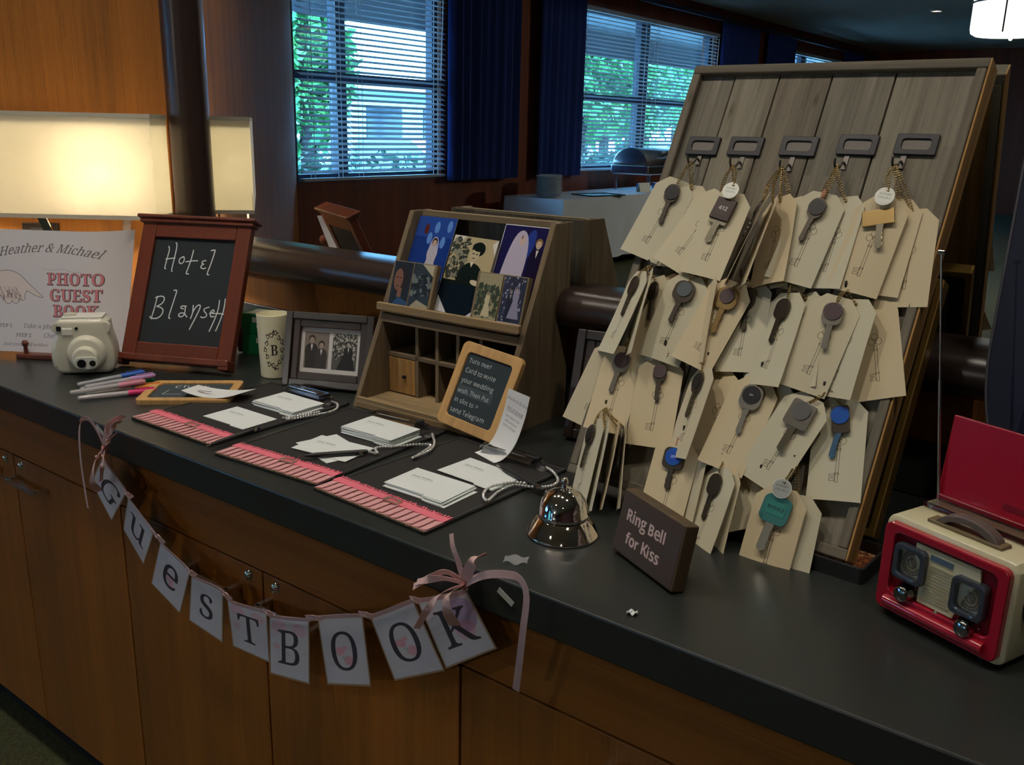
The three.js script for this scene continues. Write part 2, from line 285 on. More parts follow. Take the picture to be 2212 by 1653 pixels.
function tree(x, z, h, r, k, label) {
  const t = thing('tree', label, 'tree', [x, -0.32, z], 0, 'trees outside the windows');
  part('trunk', [mv(cyl(0.1, 0.16, h * 0.65, 10), 0, h * 0.325, 0), mv(cyl(0.03, 0.07, h * 0.35, 8), r * 0.22, h * 0.66, 0, 0, 0, -0.7), mv(cyl(0.03, 0.07, h * 0.35, 8), -r * 0.2, h * 0.64, 0.1, 0.3, 0, 0.7)], bark, t);
  const f = part('foliage', foliage(3600, r, h * 0.33, r, h > 6 ? 0.24 : 0.15, h * 0.64), leafMats[k], t); f.userData.kind = 'stuff';
}
tree(-10.4, 7.8, 4.2, 0.6, 1, 'young leafy tree outside the corner window');
tree(-11.5, 16.6, 4.4, 1.65, 1, 'broad leafy tree outside the buffet window, near its curtain');
tree(-13.0, 20.0, 4.6, 1.75, 2, 'dense dark tree outside the middle of the buffet window');
tree(-14.4, 23.7, 4.8, 1.8, 1, 'leafy tree outside the far half of the buffet window');
tree(-16.0, 27.6, 5.0, 1.9, 0, 'leafy tree outside the small far window');
[[-23, 31], [-24, 36], [-23.5, 41], [-24.5, 46]].forEach(([x, z], i) => tree(x, z, 7, 2.4, i % 3, 'tall tree in the belt across the car park'));
for (const [x, z, L, label] of [[-9.0, 6.6, 6.4, 'low clipped hedge outside the corner window'], [-9.2, 15, 8, 'low clipped hedge outside the buffet window']]) {
  const h = thing('hedge', label, 'hedge', [x, -0.32, z]);
  const f = part('foliage', foliage(6000, 0.5, 0.62, L / 2, 0.08, 0.8), leafMats[2], h); f.userData.kind = 'stuff';
  part('stems', [0, 1, 2, 3, 4, 5].map((i) => mv(cyl(0.02, 0.025, 0.6, 6), 0, 0.3, (i - 2.5) * L / 7)), bark, h);
}
{
  const b = thing('building', 'pale low building with dark windows across the car park', 'building', [-36, -0.318, 36]);
  part('walls', bx(6, 3.4, 30, 0, 1.7, 0), mat([0.22, 0.34, 0.4], 0.8), b);
  part('roof', bx(7, 0.4, 31, 0, 3.6, 0), mat([0.3, 0.3, 0.3], 0.8), b);
  for (let i = 0; i < 7; i++) part('window', bx(0.1, 1.5, 2.4, 3.02, 1.9, -12 + i * 4), mat([0.02, 0.03, 0.04], 0.1), b);
  const carCol = [[0.05, 0.12, 0.2], [0.3, 0.32, 0.34], [0.03, 0.05, 0.08]];
  [[-19, 17.0], [-20.5, 22], [-18.8, 33]].forEach(([x, z], i) => {
    const c = thing('car', ['dark blue car parked outside the corner window', 'silver car parked beside the dark blue car outside', 'black car parked outside the buffet window'][i], 'car', [x, -0.32, z]);
    const s = [[-2.1, 0.35], [2.1, 0.35], [2.15, 0.8], [1.3, 0.92], [0.8, 1.4], [-1.1, 1.42], [-1.8, 0.98], [-2.15, 0.85]];
    part('body', mv(ext(s, 1.6, 0.05), -0.8, 0, 0, 0, Math.PI / 2), mat(carCol[i], 0.25, { clearcoat: 1 }), c);
    for (const dz of [-1.25, 1.25]) for (const dx of [-0.7, 0.7]) part('wheel', mv(cyl(0.32, 0.32, 0.22, 18), dx, 0.32, dz, 0, 0, Math.PI / 2), M.black, c);
  });
}

// ------------------------------------------------------------------ buffet in the room, seen in the mirror
{
  const TT = 0.76, x0 = -5.95, x1 = -5.2, z0 = 6.6, z1 = 10.15, xc = (x0 + x1) / 2, zc = (z0 + z1) / 2;
  const t = thing('folding_table', 'long folding buffet table under the white cloth', 'table', [xc, 0, zc]);
  part('tabletop', bx(x1 - x0 - 0.02, 0.03, z1 - z0 - 0.02, 0, TT - 0.02, 0), mat([0.3, 0.25, 0.2], 0.7), t);
  for (const sx of [-1, 1]) for (const sz of [-1, 1]) part('leg', cyl(0.016, 0.016, TT - 0.035, 10, sx * 0.28, (TT - 0.035) / 2, sz * 1.5), M.steel, t);
  // cloth: top and skirt with folds
  const rim = [], N = 160; const per = 2 * (x1 - x0) + 2 * (z1 - z0);
  for (let i = 0; i < N; i++) { let s = i / N * per; let x, z; if (s < z1 - z0) { x = x1; z = z0 + s; } else if ((s -= z1 - z0) < x1 - x0) { x = x1 - s; z = z1; } else if ((s -= x1 - x0) < z1 - z0) { x = x0; z = z1 - s; } else { s -= z1 - z0; x = x0 + s; z = z0; } rim.push([x - xc, z - zc]); }
  const pos = [], idx = [], rows = 7;
  rim.forEach(([x, z], i) => { for (let j = 0; j <= rows; j++) { const v = j / rows, fold = v * (0.025 + 0.03 * Math.sin(i * 0.83 + Math.sin(i * 0.21) * 2)), l = Math.hypot(x / 0.38, z / 1.78); pos.push(x * (1 + fold / 0.38 / Math.max(1, l)), TT + 0.002 - v * 0.66, z + Math.sign(z) * (Math.abs(z) > 1.77 ? fold : 0)); } });
  for (let i = 0; i < N; i++) for (let j = 0; j < rows; j++) { const a = i * (rows + 1) + j, b = ((i + 1) % N) * (rows + 1) + j; idx.push(a, a + 1, b + 1, a, b + 1, b); }
  const c0 = pos.length / 3; pos.push(0, TT + 0.002, 0); for (let i = 0; i < N; i++) idx.push(c0, i * (rows + 1), ((i + 1) % N) * (rows + 1));
  let g = new THREE.BufferGeometry(); g.setAttribute('position', new THREE.Float32BufferAttribute(pos, 3)); g.setIndex(idx); g = toCreasedNormals(g, 0.9);
  const cl = single('tablecloth', g, mat([0.62, 0.64, 0.66], 0.9, { side: THREE.DoubleSide }), 'white cloth draped over the buffet table', 'tablecloth'); cl.position.set(xc, 0, zc);
  const plateG = lathe([[0, 0.004], [0.075, 0.004], [0.085, 0.008], [0.13, 0.018], [0.132, 0.021], [0.084, 0.012], [0, 0.008]], 28);
  const glaze = mat([0.72, 0.74, 0.72], 0.25);
  const stack = (px, py, n, label, grp) => { const q = [px, py]; for (let i = 0; i < n; i++) { const m = single('dinner_plate', plateG, glaze, label, 'plate', grp); m.position.set(q[0] + rr(-0.004, 0.004), TT + 0.003 + i * 0.0135, q[1] + rr(-0.004, 0.004)); } };
  stack(-5.5, 6.76, 16, 'white plate in the taller stack at the buffet end', 'plates in the tall stack');
  stack(-5.76, 7.17, 15, 'white plate in the stack farther from the buffet end', 'plates in the second stack');
  { const k = thing('chafing_dish', 'stainless roll top chafing dish on the buffet table', 'chafing dish', [-5.62, TT + 0.003, 9.1]);
    const half = []; for (let i = 0; i <= 18; i++) { const a = Math.PI * i / 18; half.push([Math.cos(a) * 0.24, Math.sin(a) * 0.2]); }
    part('lid', mv(toCreasedNormals(ext(half, 0.95, 0.01), 0.6), 0, 0.3, -0.475), M.steel, k);
    part('water_pan', rb(0.52, 0.11, 1.0, 0.02, 0, 0.24, 0), M.steel, k);
    for (const sx of [-1, 1]) for (const sz of [-1, 1]) part('leg', bx(0.025, 0.2, 0.025, sx * 0.22, 0.1, sz * 0.42), M.steel, k);
    part('lid_handle', tube([V(0.22, 0.44, -0.12), V(0.29, 0.46, -0.09), V(0.29, 0.46, 0.09), V(0.22, 0.44, 0.12)], 0.012, 20, 8), M.chrome, k);
    for (const sz of [-0.2, 0.2]) part('fuel_burner', cyl(0.05, 0.05, 0.07, 18, 0, 0.035, sz), mat([0.02, 0.04, 0.14], 0.3), k); }
  { const c = single('menu_tent_card', [mv(bx(0.003, 0.11, 0.16), 0.02, 0.053, 0, 0, 0, 0.32), mv(bx(0.003, 0.11, 0.16), -0.02, 0.053, 0, 0, 0, -0.32)], mat([0.75, 0.74, 0.6], 0.8), 'small folded menu card standing before the chafing dish', 'card'); c.position.set(-5.35, TT + 0.003, 8.5); c.rotation.y = 0.35; }
  { const k = thing('serving_tray', 'dark flat tray with tongs at the buffet edge', 'tray', [-5.38, TT + 0.003, 7.55], 0.3);
    part('pan', ext(frameShape(0.36, 0.5, 0.32, 0.46, 0.02), 0.012).rotateX(-Math.PI / 2), M.black, k);
    part('tray_floor', bx(0.34, 0.004, 0.48, 0, 0.002, 0), M.black, k);
    part('tongs', [mv(bx(0.012, 0.006, 0.26), 0.01, 0.018, 0, 0, 0.12), mv(bx(0.012, 0.006, 0.26), -0.012, 0.022, 0, 0, -0.1)], M.chrome, k); }
}

// ------------------------------------------------------------------ counter and cabinets
const ZF = 0.902;
{
  const len = 5.9, xa = -2.85, s = [[-2.8, ZF], [3.05, ZF], [3.05, ZM + 0.014], [-2.12, ZM + 0.014]];
  const g = toCreasedNormals(ext(s.map(([x, z]) => [x, -z]), 0.052 - 0.006, 0.003), 0.2); g.rotateX(-Math.PI / 2); g.translate(0, TOP - 0.049, 0);
  single('countertop', uvm(g), M.counter, 'long black laminate countertop with a thick front edge', 'countertop');
  const zc = 0.875;
  single('cabinet_rail', bx(len, 0.111, 0.02, xa + len / 2, 0.8125, zc - 0.01, true), M.cabinet, 'oak rail under the front edge of the countertop', 'rail');
  const pairs = [[-2.329, -1.918, -1.507], [-1.507, -1.095, -0.683], [-0.683, -0.271, 0.141]];
  pairs.forEach(([a, m, b], i) => {
    const u = thing('cabinet', ['oak base cabinet with lock pair under the instant camera end', 'oak base cabinet behind the letter banner', 'oak base cabinet under the bell sign and radio'][i], 'cabinet', [m, 0.1, 0]);
    part('body', [bx(b - a - 0.002, 0.02, 0.34, (a + b) / 2 - m, 0.01, 0.68), bx(0.018, 0.655, 0.34, a - m + 0.01, 0.3275, 0.68), bx(0.018, 0.655, 0.34, b - m - 0.01, 0.3275, 0.68), bx(b - a - 0.002, 0.655, 0.01, (a + b) / 2 - m, 0.3275, 0.505)], M.cabinet, u);
    [[a, m, 1], [m, b, -1]].forEach(([p, q, s]) => {
      const d = part('door', rb(q - p - 0.004, 0.65, 0.02, 0.0015, (p + q) / 2 - m, 0.328, zc - 0.01), M.cabinet, u);
      const lx = (s > 0 ? q - 0.033 : p + 0.034) - m;
      const lock = part('lock', mv(lathe([[0, 0.008], [0.006, 0.0075], [0.0095, 0.004], [0.0105, 0]], 20), lx, 0.638, zc, Math.PI / 2), M.chrome, d);
      const h0 = (s > 0 ? q - 0.06 : p + 0.018) - m, h1 = h0 + (s > 0 ? -0.12 : 0.12);
      part('handle', [bx(0.125, 0.008, 0.008, (h0 + h1) / 2, 0.61, zc + 0.028), bx(0.01, 0.008, 0.028, h0, 0.61, zc + 0.014), bx(0.01, 0.008, 0.028, h1, 0.61, zc + 0.014)], M.steel, d);
    });
  });
  single('toe_kick', bx(len, 0.1, 0.02, xa + len / 2, 0.05, zc - 0.06), M.black, 'black recessed toe kick board below the cabinets', 'toe kick');
}

// ------------------------------------------------------------------ table lamp
{
  const S = V(0.616, 0, 0.788), L = V(-0.788, 0, 0.616), Y0 = 1.204, HS = 0.25, LEN = 0.7, DEP = 0.111;
  const corner = V(-2.045, 0, 0.419), ctr = corner.clone().addScaledVector(L, LEN / 2).addScaledVector(S, -DEP / 2);
  const t = thing('table_lamp', 'table lamp with long rectangular linen shade by the dark post', 'lamp', [ctr.x, TOP, ctr.z], Math.atan2(-L.z, L.x) + Math.PI);
  const y0 = Y0 - TOP, linen = mat([0.8, 0.76, 0.64], 0.95, { transmission: 0.5 });
  const shadePart = part('shade', [bx(LEN, HS, 0.002, 0, y0 + HS / 2, DEP / 2), bx(LEN, HS, 0.002, 0, y0 + HS / 2, -DEP / 2), bx(0.002, HS, DEP - 0.004, LEN / 2, y0 + HS / 2, 0), bx(0.002, HS, DEP - 0.004, -LEN / 2, y0 + HS / 2, 0)], linen, t);
  for (const y of [0.005, HS - 0.005]) part('trim_band', [bx(LEN + 0.004, 0.01, 0.003, 0, y0 + y, DEP / 2), bx(LEN + 0.004, 0.01, 0.003, 0, y0 + y, -DEP / 2), bx(0.003, 0.01, DEP, LEN / 2, y0 + y, 0), bx(0.003, 0.01, DEP, -LEN / 2, y0 + y, 0)], mat([0.6, 0.56, 0.45], 0.9), shadePart);
  part('added_uplight_blocker', bx(LEN - 0.01, 0.002, DEP - 0.008, 0, y0 + HS - 0.03, 0), linen, t);  // unseen panel added in the shade to cut the light thrown up the wall
  part('base', rb(0.3, 0.035, 0.14, 0.004, 0.22, 0.0175, 0), M.espresso, t);
  for (const [xa, xb, z] of [[0.16, 0.06, 0.035], [0.28, 0.335, -0.035], [0.2, 0.24, -0.05]]) {
    const a = V(xa, 0.035, z), b = V(xb, y0 + 0.004, z), d = b.clone().sub(a);
    part('leg', mv(bx(0.02, d.length(), 0.006), (xa + xb) / 2, (a.y + b.y) / 2, z, 0, 0, -Math.atan2(d.x, d.y)), M.chrome, t);
  }
  part('spreader', [bx(LEN - 0.01, 0.006, 0.008, 0, y0 + 0.006, 0.0)], M.steel, t);
  for (const [x, I] of [[LEN / 2 - 0.13, 2.3], [-LEN / 2 + 0.12, 0.7]]) {
    const b = part('bulb', mv(new THREE.SphereGeometry(0.028, 16, 12), x, y0 + 0.11, 0.005), mat([1, 1, 1], 0.5, { emissive: lin(1, 0.9, 0.72), emissiveIntensity: 14 }), t);
    part('socket', cyl(0.016, 0.018, 0.06, 14, x, y0 + 0.045, 0.005), M.white, t);
    const l = new THREE.PointLight(lin(1, 0.88, 0.68), I); l.position.set(x, y0 + 0.11, 0.005); l.castShadow = true; l.shadow.radius = 1.5; t.add(l);
  }
  const o = thing('wall_outlet', 'dark wall outlet on the oak wall behind the lamp leg', 'outlet');
  { const n = V(0.68, 0, 0.733), d = ray(92, 512), k = V(KX, 0, ZM).sub(CAM).dot(n) / d.dot(n); o.position.copy(CAM).addScaledVector(d, k); } o.rotation.y = Math.atan2(ZE - ZM, KX - XW);
  part('plate', rb(0.09, 0.075, 0.008, 0.002, 0, 0, 0.004), M.espresso, o);
  part('socket_face', rb(0.05, 0.05, 0.006, 0.002, 0, 0, 0.008), M.black, o);
}

// ------------------------------------------------------------------ lettering helpers
function hand(x, text, px, py, size, jit = 0.06, gap = 0.5, wt = '') {          // uneven hand lettering, glyph by glyph
  for (const ch of text) {
    x.save(); x.translate(px, py + rr(-1, 1) * size * jit); x.rotate(rr(-1, 1) * jit * 1.6); x.font = `${wt}${size * rr(0.94, 1.08)}px sans-serif`; x.fillText(ch, 0, 0); x.restore();
    px += x.measureText ? (x.font = `${wt}${size}px sans-serif`, x.measureText(ch).width * (1 + gap * 0.12)) : size * gap;
  }
}
function strokes(x, list, ox, oy, s) { for (const l of list) { x.beginPath(); l.forEach(([a, b], i) => (i ? x.lineTo(ox + a * s, oy + b * s) : x.moveTo(ox + a * s, oy + b * s))); x.stroke(); } }
function smooth(x, list) { for (const l of list) { x.beginPath(); x.moveTo(...l[0]); for (let i = 1; i < l.length - 1; i++) { const mx = (l[i][0] + l[i + 1][0]) / 2, my = (l[i][1] + l[i + 1][1]) / 2; x.quadraticCurveTo(l[i][0], l[i][1], mx, my); } x.lineTo(...l[l.length - 1]); x.stroke(); } }
function chalkDust(x, w, h, n = 500) { for (let i = 0; i < n; i++) { x.fillStyle = `rgba(190,200,205,${rnd() * 0.06})`; x.fillRect(rnd() * w, rnd() * h, rr(1, 14), rr(1, 3)); } }

// ------------------------------------------------------------------ paper sign for the photo guest book
{
  const PW = 0.37, PH = 0.268, br = hitY(264, 769, TOP + 0.012);
  const yaw = 33 * RAD, ux = V(Math.cos(yaw), 0, -Math.sin(yaw)), base = br.clone().addScaledVector(ux, -PW / 2);
  const tex = canvasTex(1100, 800, (x, w, h) => {
    x.fillStyle = '#e2dee2'; x.fillRect(0, 0, w, h);
    x.fillStyle = '#6a6468'; x.textAlign = 'center';
    const title = 'Heather & Michael', R = 1500; x.font = 'italic 78px serif';
    const tw = [...title].map((c) => x.measureText(c).width * 0.98), sum = tw.reduce((a, b) => a + b, 0); let s = -sum / 2;
    [...title].forEach((c, i) => { const a = (s + tw[i] / 2) / R; x.save(); x.translate(w * 0.55 + R * Math.sin(a), 140 + R - R * Math.cos(a)); x.rotate(a); x.transform(1, 0, -0.28, 1, 0, 0); x.fillText(c, 0, 0); x.restore(); s += tw[i]; });
    x.font = 'bold 108px serif'; x.lineWidth = 5; x.strokeStyle = '#5a4a50'; x.fillStyle = '#e48a92';
    [['PHOTO', 350], ['GUEST', 455], ['BOOK', 558]].forEach(([t, y]) => { x.save(); x.translate(w * 0.71, y); x.scale(0.95, 1); x.strokeText(t, 3, 3); x.fillText(t, 0, 0); x.lineWidth = 1.5; x.strokeText(t, 0, 0); x.restore(); });
    // engraved pointing hand
    x.fillStyle = '#e9dcd8'; x.strokeStyle = '#6a5860'; x.lineWidth = 3;
    x.beginPath(); x.moveTo(250, 280); x.bezierCurveTo(330, 250, 400, 270, 450, 330); x.bezierCurveTo(500, 380, 540, 410, 565, 432); x.bezierCurveTo(560, 446, 520, 430, 455, 395); x.lineTo(440, 420); x.bezierCurveTo(450, 460, 420, 470, 400, 450); x.bezierCurveTo(400, 490, 360, 490, 350, 460); x.bezierCurveTo(340, 500, 300, 490, 295, 450); x.bezierCurveTo(240, 420, 230, 330, 250, 280); x.fill(); x.stroke();
    for (let i = 0; i < 60; i++) { x.strokeStyle = `rgba(70,40,50,${rr(0.3, 0.8)})`; x.lineWidth = rr(1, 3); const a = rr(270, 410), b = rr(370, 440); x.beginPath(); x.moveTo(a, b); x.lineTo(a + rr(-12, 25), b + rr(10, 45)); x.stroke(); }
    x.strokeStyle = 'rgba(120,100,100,0.5)'; x.lineWidth = 2; smooth(x, [[[560, 245], [640, 262], [700, 240], [760, 268], [830, 262]], [[120, 300], [180, 290], [250, 282]], [[100, 430], [180, 440], [260, 430]]]);
    x.fillStyle = '#7a7880'; x.textAlign = 'left';
    x.font = 'bold 32px serif'; x.fillText('STEP 1', 240, 640); x.fillText('STEP 2', 370, 700);
    x.font = 'italic 40px serif'; x.fillText('Take a photo', 420, 640); x.fillText('Check', 560, 700); x.font = 'italic 30px serif'; x.fillText('And your well wishes', 280, 760);
  });
  const p = thing('paper_sign', 'white paper sign reading PHOTO GUEST BOOK with a pointing hand', 'sign', [base.x, TOP + 0.012, base.z], yaw);
  const bend = (u, v) => -0.16 * PH * v + (u > 0.75 ? -0.05 * ((u - 0.75) / 0.25) ** 2 * (0.35 + v) : 0);
  part('sheet', sheet(PW, PH, bend, 24, 14), mat([1, 1, 1], 0.8, { map: tex }), p);
  const e = thing('sign_easel', 'small red brown wooden easel with round knobs holding the paper sign', 'easel', [base.x, TOP, base.z], yaw);
  const k = (x, z, h) => mv(lathe([[0, h], [0.005, h - 0.001], [0.0075, h - 0.006], [0.0065, h - 0.011], [0.004, h - 0.015], [0.005, h * 0.4], [0.0045, 0]], 16), x, 0, z);
  part('base', [rb(0.2, 0.012, 0.03, 0.003, 0.05, 0.006, 0.006), rb(0.02, 0.012, 0.13, 0.003, 0.0, 0.006, -0.06)], M.mahogany, e);
  for (const x of [0.095, -0.03]) part('knob', k(x, 0.012, 0.042), M.mahogany, e);
  part('back_upright', mv(rb(0.02, 0.2, 0.01, 0.003), 0.06, 0.105, -0.052, -0.16), M.mahogany, e);
  part('finial', mv(new THREE.SphereGeometry(0.014, 14, 10), 0.06, 0.2, -0.075), M.mahogany, e);
}

// ------------------------------------------------------------------ instant camera
{
  const c0 = hitY(190, 806, TOP), yaw = 50 * RAD;
  const t = thing('instant_camera', 'cream white instant camera standing before the paper sign', 'camera', [c0.x - 0.018, TOP, c0.z - 0.012], yaw);
  const body = mat([0.72, 0.7, 0.58], 0.35, { clearcoat: 0.3 });
  const o = new THREE.Shape(); o.moveTo(-0.045, 0.002); o.bezierCurveTo(-0.062, 0.004, -0.066, 0.03, -0.062, 0.055); o.bezierCurveTo(-0.058, 0.075, -0.05, 0.085, -0.049, 0.105); o.quadraticCurveTo(-0.049, 0.117, -0.04, 0.118); o.lineTo(0.038, 0.118); o.quadraticCurveTo(0.05, 0.116, 0.05, 0.104); o.bezierCurveTo(0.05, 0.085, 0.058, 0.07, 0.06, 0.05); o.bezierCurveTo(0.062, 0.02, 0.058, 0.003, 0.045, 0.002); o.lineTo(-0.045, 0.002);
  part('body', toCreasedNormals(mv(ext(o, 0.052, 0.009), 0, 0, -0.026), 0.9), body, t);
  part('top_plate', rb(0.08, 0.005, 0.05, 0.002, 0.002, 0.1195, 0), mat([0.8, 0.8, 0.74], 0.3), t);
  part('shutter_button', cyl(0.012, 0.013, 0.006, 24, -0.024, 0.1235, 0.006), body, t);
  const lens = part('lens_barrel', [mv(lathe([[0, 0.016], [0.03, 0.016], [0.036, 0.011], [0.038, 0.003], [0.04, 0]], 40), 0.008, 0.046, 0.034, Math.PI / 2), mv(lathe([[0, 0.03], [0.021, 0.03], [0.025, 0.026], [0.026, 0]], 36), 0.008, 0.04, 0.038, Math.PI / 2)], body, t);
  part('lens_cap_plate', mv(ext(rrect(0.046, 0.026, 0.0125), 0.006, 0.0015), 0.012, 0.034, 0.066), mat([0.68, 0.7, 0.64], 0.35), lens);
  part('lens_glass', mv(cyl(0.0085, 0.0085, 0.003, 24), 0.004, 0.034, 0.0745, Math.PI / 2), mat([0.01, 0.01, 0.012], 0.05), lens);
  part('selfie_mirror', mv(cyl(0.006, 0.006, 0.003, 20), 0.025, 0.034, 0.0745, Math.PI / 2), mat([0.2, 0.22, 0.2], 0.05, { metal: 1 }), lens);
  part('flash', rb(0.022, 0.016, 0.006, 0.003, -0.026, 0.093, 0.036), mat([0.85, 0.85, 0.8], 0.1), t);
  part('viewfinder', rb(0.009, 0.01, 0.006, 0.001, -0.042, 0.1, 0.035), M.black, t);
  part('sensor', [cyl(0.003, 0.003, 0.004, 12, 0, 0, 0)].map((g) => mv(g, -0.008, 0.1, 0.0355, Math.PI / 2)), M.black, t);
  for (const s of [-1, 1]) part('strap_lug', mv(cyl(0.011, 0.011, 0.014, 24), s * 0.046, 0.1, 0.026, Math.PI / 2), body, t);
}

// ------------------------------------------------------------------ gel pens
{
  const cols = [[[0.05, 0.16, 0.6], 'blue'], [[0.02, 0.4, 0.14], 'green'], [[0.8, 0.3, 0.05], 'orange'], [[0.75, 0.04, 0.2], 'magenta'], [[0.7, 0.3, 0.4], 'pale pink'], [[0.5, 0.3, 0.6], 'lilac']];
  const spots = [[165, 832, 243, 817, 0], [170, 842, 296, 825, 1], [182, 850, 292, 838, 2], [165, 861, 288, 848, 3], [148, 850, 250, 834, 4], [180, 838, 270, 822, 5]];
  spots.forEach(([a, b, c, d, k], i) => {
    const y = TOP + 0.0058 + (i === 4 ? 0.011 : i === 5 ? 0.011 : 0), p = hitY(a, b, y), q = hitY(c, d, y), dir = q.sub(p); dir.y = 0; const yaw = Math.atan2(-dir.z, dir.x);
    const t = thing('gel_pen', `clear gel pen with ${cols[k][1]} ink and cap lying by the camera`, 'pen', [p.x, y, p.z], yaw, 'loose gel pens');
    const col = mat(cols[k][0], 0.3), X = (g) => g.rotateZ(-Math.PI / 2);
    part('barrel', mv(X(lathe([[0, 0], [0.0042, 0.001], [0.0048, 0.004], [0.005, 0.09], [0.005, 0.092]], 18)), 0.002, 0, 0), mat([0.72, 0.74, 0.76], 0.12, { transmission: 0.45, thickness: 0 }), t);
    part('refill', mv(X(cyl(0.0018, 0.0018, 0.085, 8)), 0.048, 0, 0), col, t);
    part('cap', mv(X(lathe([[0.0054, 0], [0.0056, 0.002], [0.0054, 0.046], [0.0035, 0.052], [0, 0.0525]], 18)), 0.092, 0, 0), col, t);
    part('clip', bx(0.036, 0.0015, 0.003, 0.122, 0.0064, 0), col, t);
  });
}

// ------------------------------------------------------------------ framed chalk sign: Hotel Blansett
{
  const w = 0.262, h = 0.32, t = thing('chalkboard_sign', 'red brown framed tabletop chalkboard sign reading Hotel Blansett', 'sign', [-1.841 + 0.131 * Math.cos(25.4 * RAD), TOP + 0.009, 0.664 - 0.131 * Math.sin(25.4 * RAD)], 25.4 * RAD);
  const tilt = new THREE.Matrix4().makeRotationX(-24.5 * RAD), L = (g) => g.applyMatrix4(tilt), fw2 = 0.034;
  part('stile', L(rb(fw2, h, 0.02, 0.003, -w / 2 + fw2 / 2, h / 2 + 0.006, -0.01)), M.mahogany, t);
  part('stile', L(rb(fw2, h, 0.02, 0.003, w / 2 - fw2 / 2, h / 2 + 0.006, -0.01)), M.mahogany, t);
  part('rail', L(rb(w - 2 * fw2, 0.038, 0.02, 0.003, 0, h - 0.013, -0.01, true)), M.mahogany, t);
  part('rail', L(rb(w - 2 * fw2, 0.044, 0.02, 0.003, 0, 0.028, -0.01, true)), M.mahogany, t);
  part('crown', [L(rb(w + 0.012, 0.01, 0.03, 0.003, 0, h + 0.005, -0.008)), L(rb(w + 0.022, 0.008, 0.04, 0.003, 0, h + 0.013, -0.008))], M.mahogany, t);
  part('ledge', L(rb(w + 0.012, 0.016, 0.034, 0.004, 0, 0.012, 0.006)), M.mahogany, t);
  for (const s of [-1, 1]) part('foot', L(rb(0.024, 0.014, 0.034, 0.003, s * (w / 2 - 0.006), 0.004, 0.004)), M.mahogany, t);
  part('support_leg', [mv(rb(0.018, 0.2, 0.012, 0.002), -0.06, 0.09, -0.165, 0.3), mv(rb(0.018, 0.2, 0.012, 0.002), 0.06, 0.09, -0.165, 0.3)], M.mahogany, t);
  const bw = w - 2 * fw2 + 0.002, bh = h - 0.078;
  const panel = part('slate_panel', L(bx(bw, bh, 0.008, 0, 0.05 + bh / 2 - 0.002, -0.012)), M.slate, t);
  const tex = canvasTex(512, 640, (x, W2, H2) => {
    x.fillStyle = '#20272b'; x.fillRect(0, 0, W2, H2); chalkDust(x, W2, H2, 700);
    x.strokeStyle = '#d6dcdc'; x.lineWidth = 7; x.lineCap = 'round'; x.lineJoin = 'round';
    smooth(x, [[[88, 55], [98, 60], [92, 120], [84, 190], [92, 190]], [[132, 30], [142, 36], [138, 110], [130, 200], [136, 204]], [[84, 132], [110, 128], [140, 122]],
      [[196, 112], [172, 118], [168, 146], [184, 158], [202, 142], [200, 116], [190, 112]], [[250, 70], [246, 120], [232, 186], [224, 214], [242, 214]], [[214, 142], [246, 134], [286, 132]],
      [[338, 128], [318, 130], [314, 146], [332, 150], [314, 156], [312, 174], [334, 178], [344, 172]], [[362, 66], [384, 58], [386, 70], [372, 150], [356, 212], [370, 212]]]);
    smooth(x, [[[70, 360], [64, 430], [54, 490], [56, 496]], [[60, 368], [92, 352], [120, 366], [110, 400], [76, 420]], [[76, 420], [118, 424], [122, 462], [92, 494], [46, 492], [44, 482]],
      [[168, 318], [186, 312], [186, 330], [174, 400], [160, 484], [172, 486]], [[262, 408], [234, 404], [226, 420], [246, 424]], [[256, 412], [262, 450], [246, 474], [222, 470], [224, 452], [252, 446], [268, 462], [276, 470]],
      [[304, 400], [310, 440], [300, 478]], [[308, 440], [322, 404], [342, 392], [352, 402], [338, 450], [312, 520], [304, 542]], [[404, 404], [376, 412], [374, 428], [396, 444], [398, 460], [376, 470], [362, 464]],
      [[414, 440], [440, 432], [440, 418], [424, 420], [416, 440], [424, 462], [444, 456]], [[462, 360], [466, 400], [452, 470], [428, 545]], [[496, 350], [500, 396], [488, 470], [468, 540]], [[430, 440], [470, 436], [506, 440]]]);
  });
  const pr = part('chalk_writing', L(mv(print(bw - 0.001, bh - 0.001), 0, 0.05 + bh / 2 - 0.002, -0.0076)), mat([1, 1, 1], 0.8, { map: tex }), panel);
}

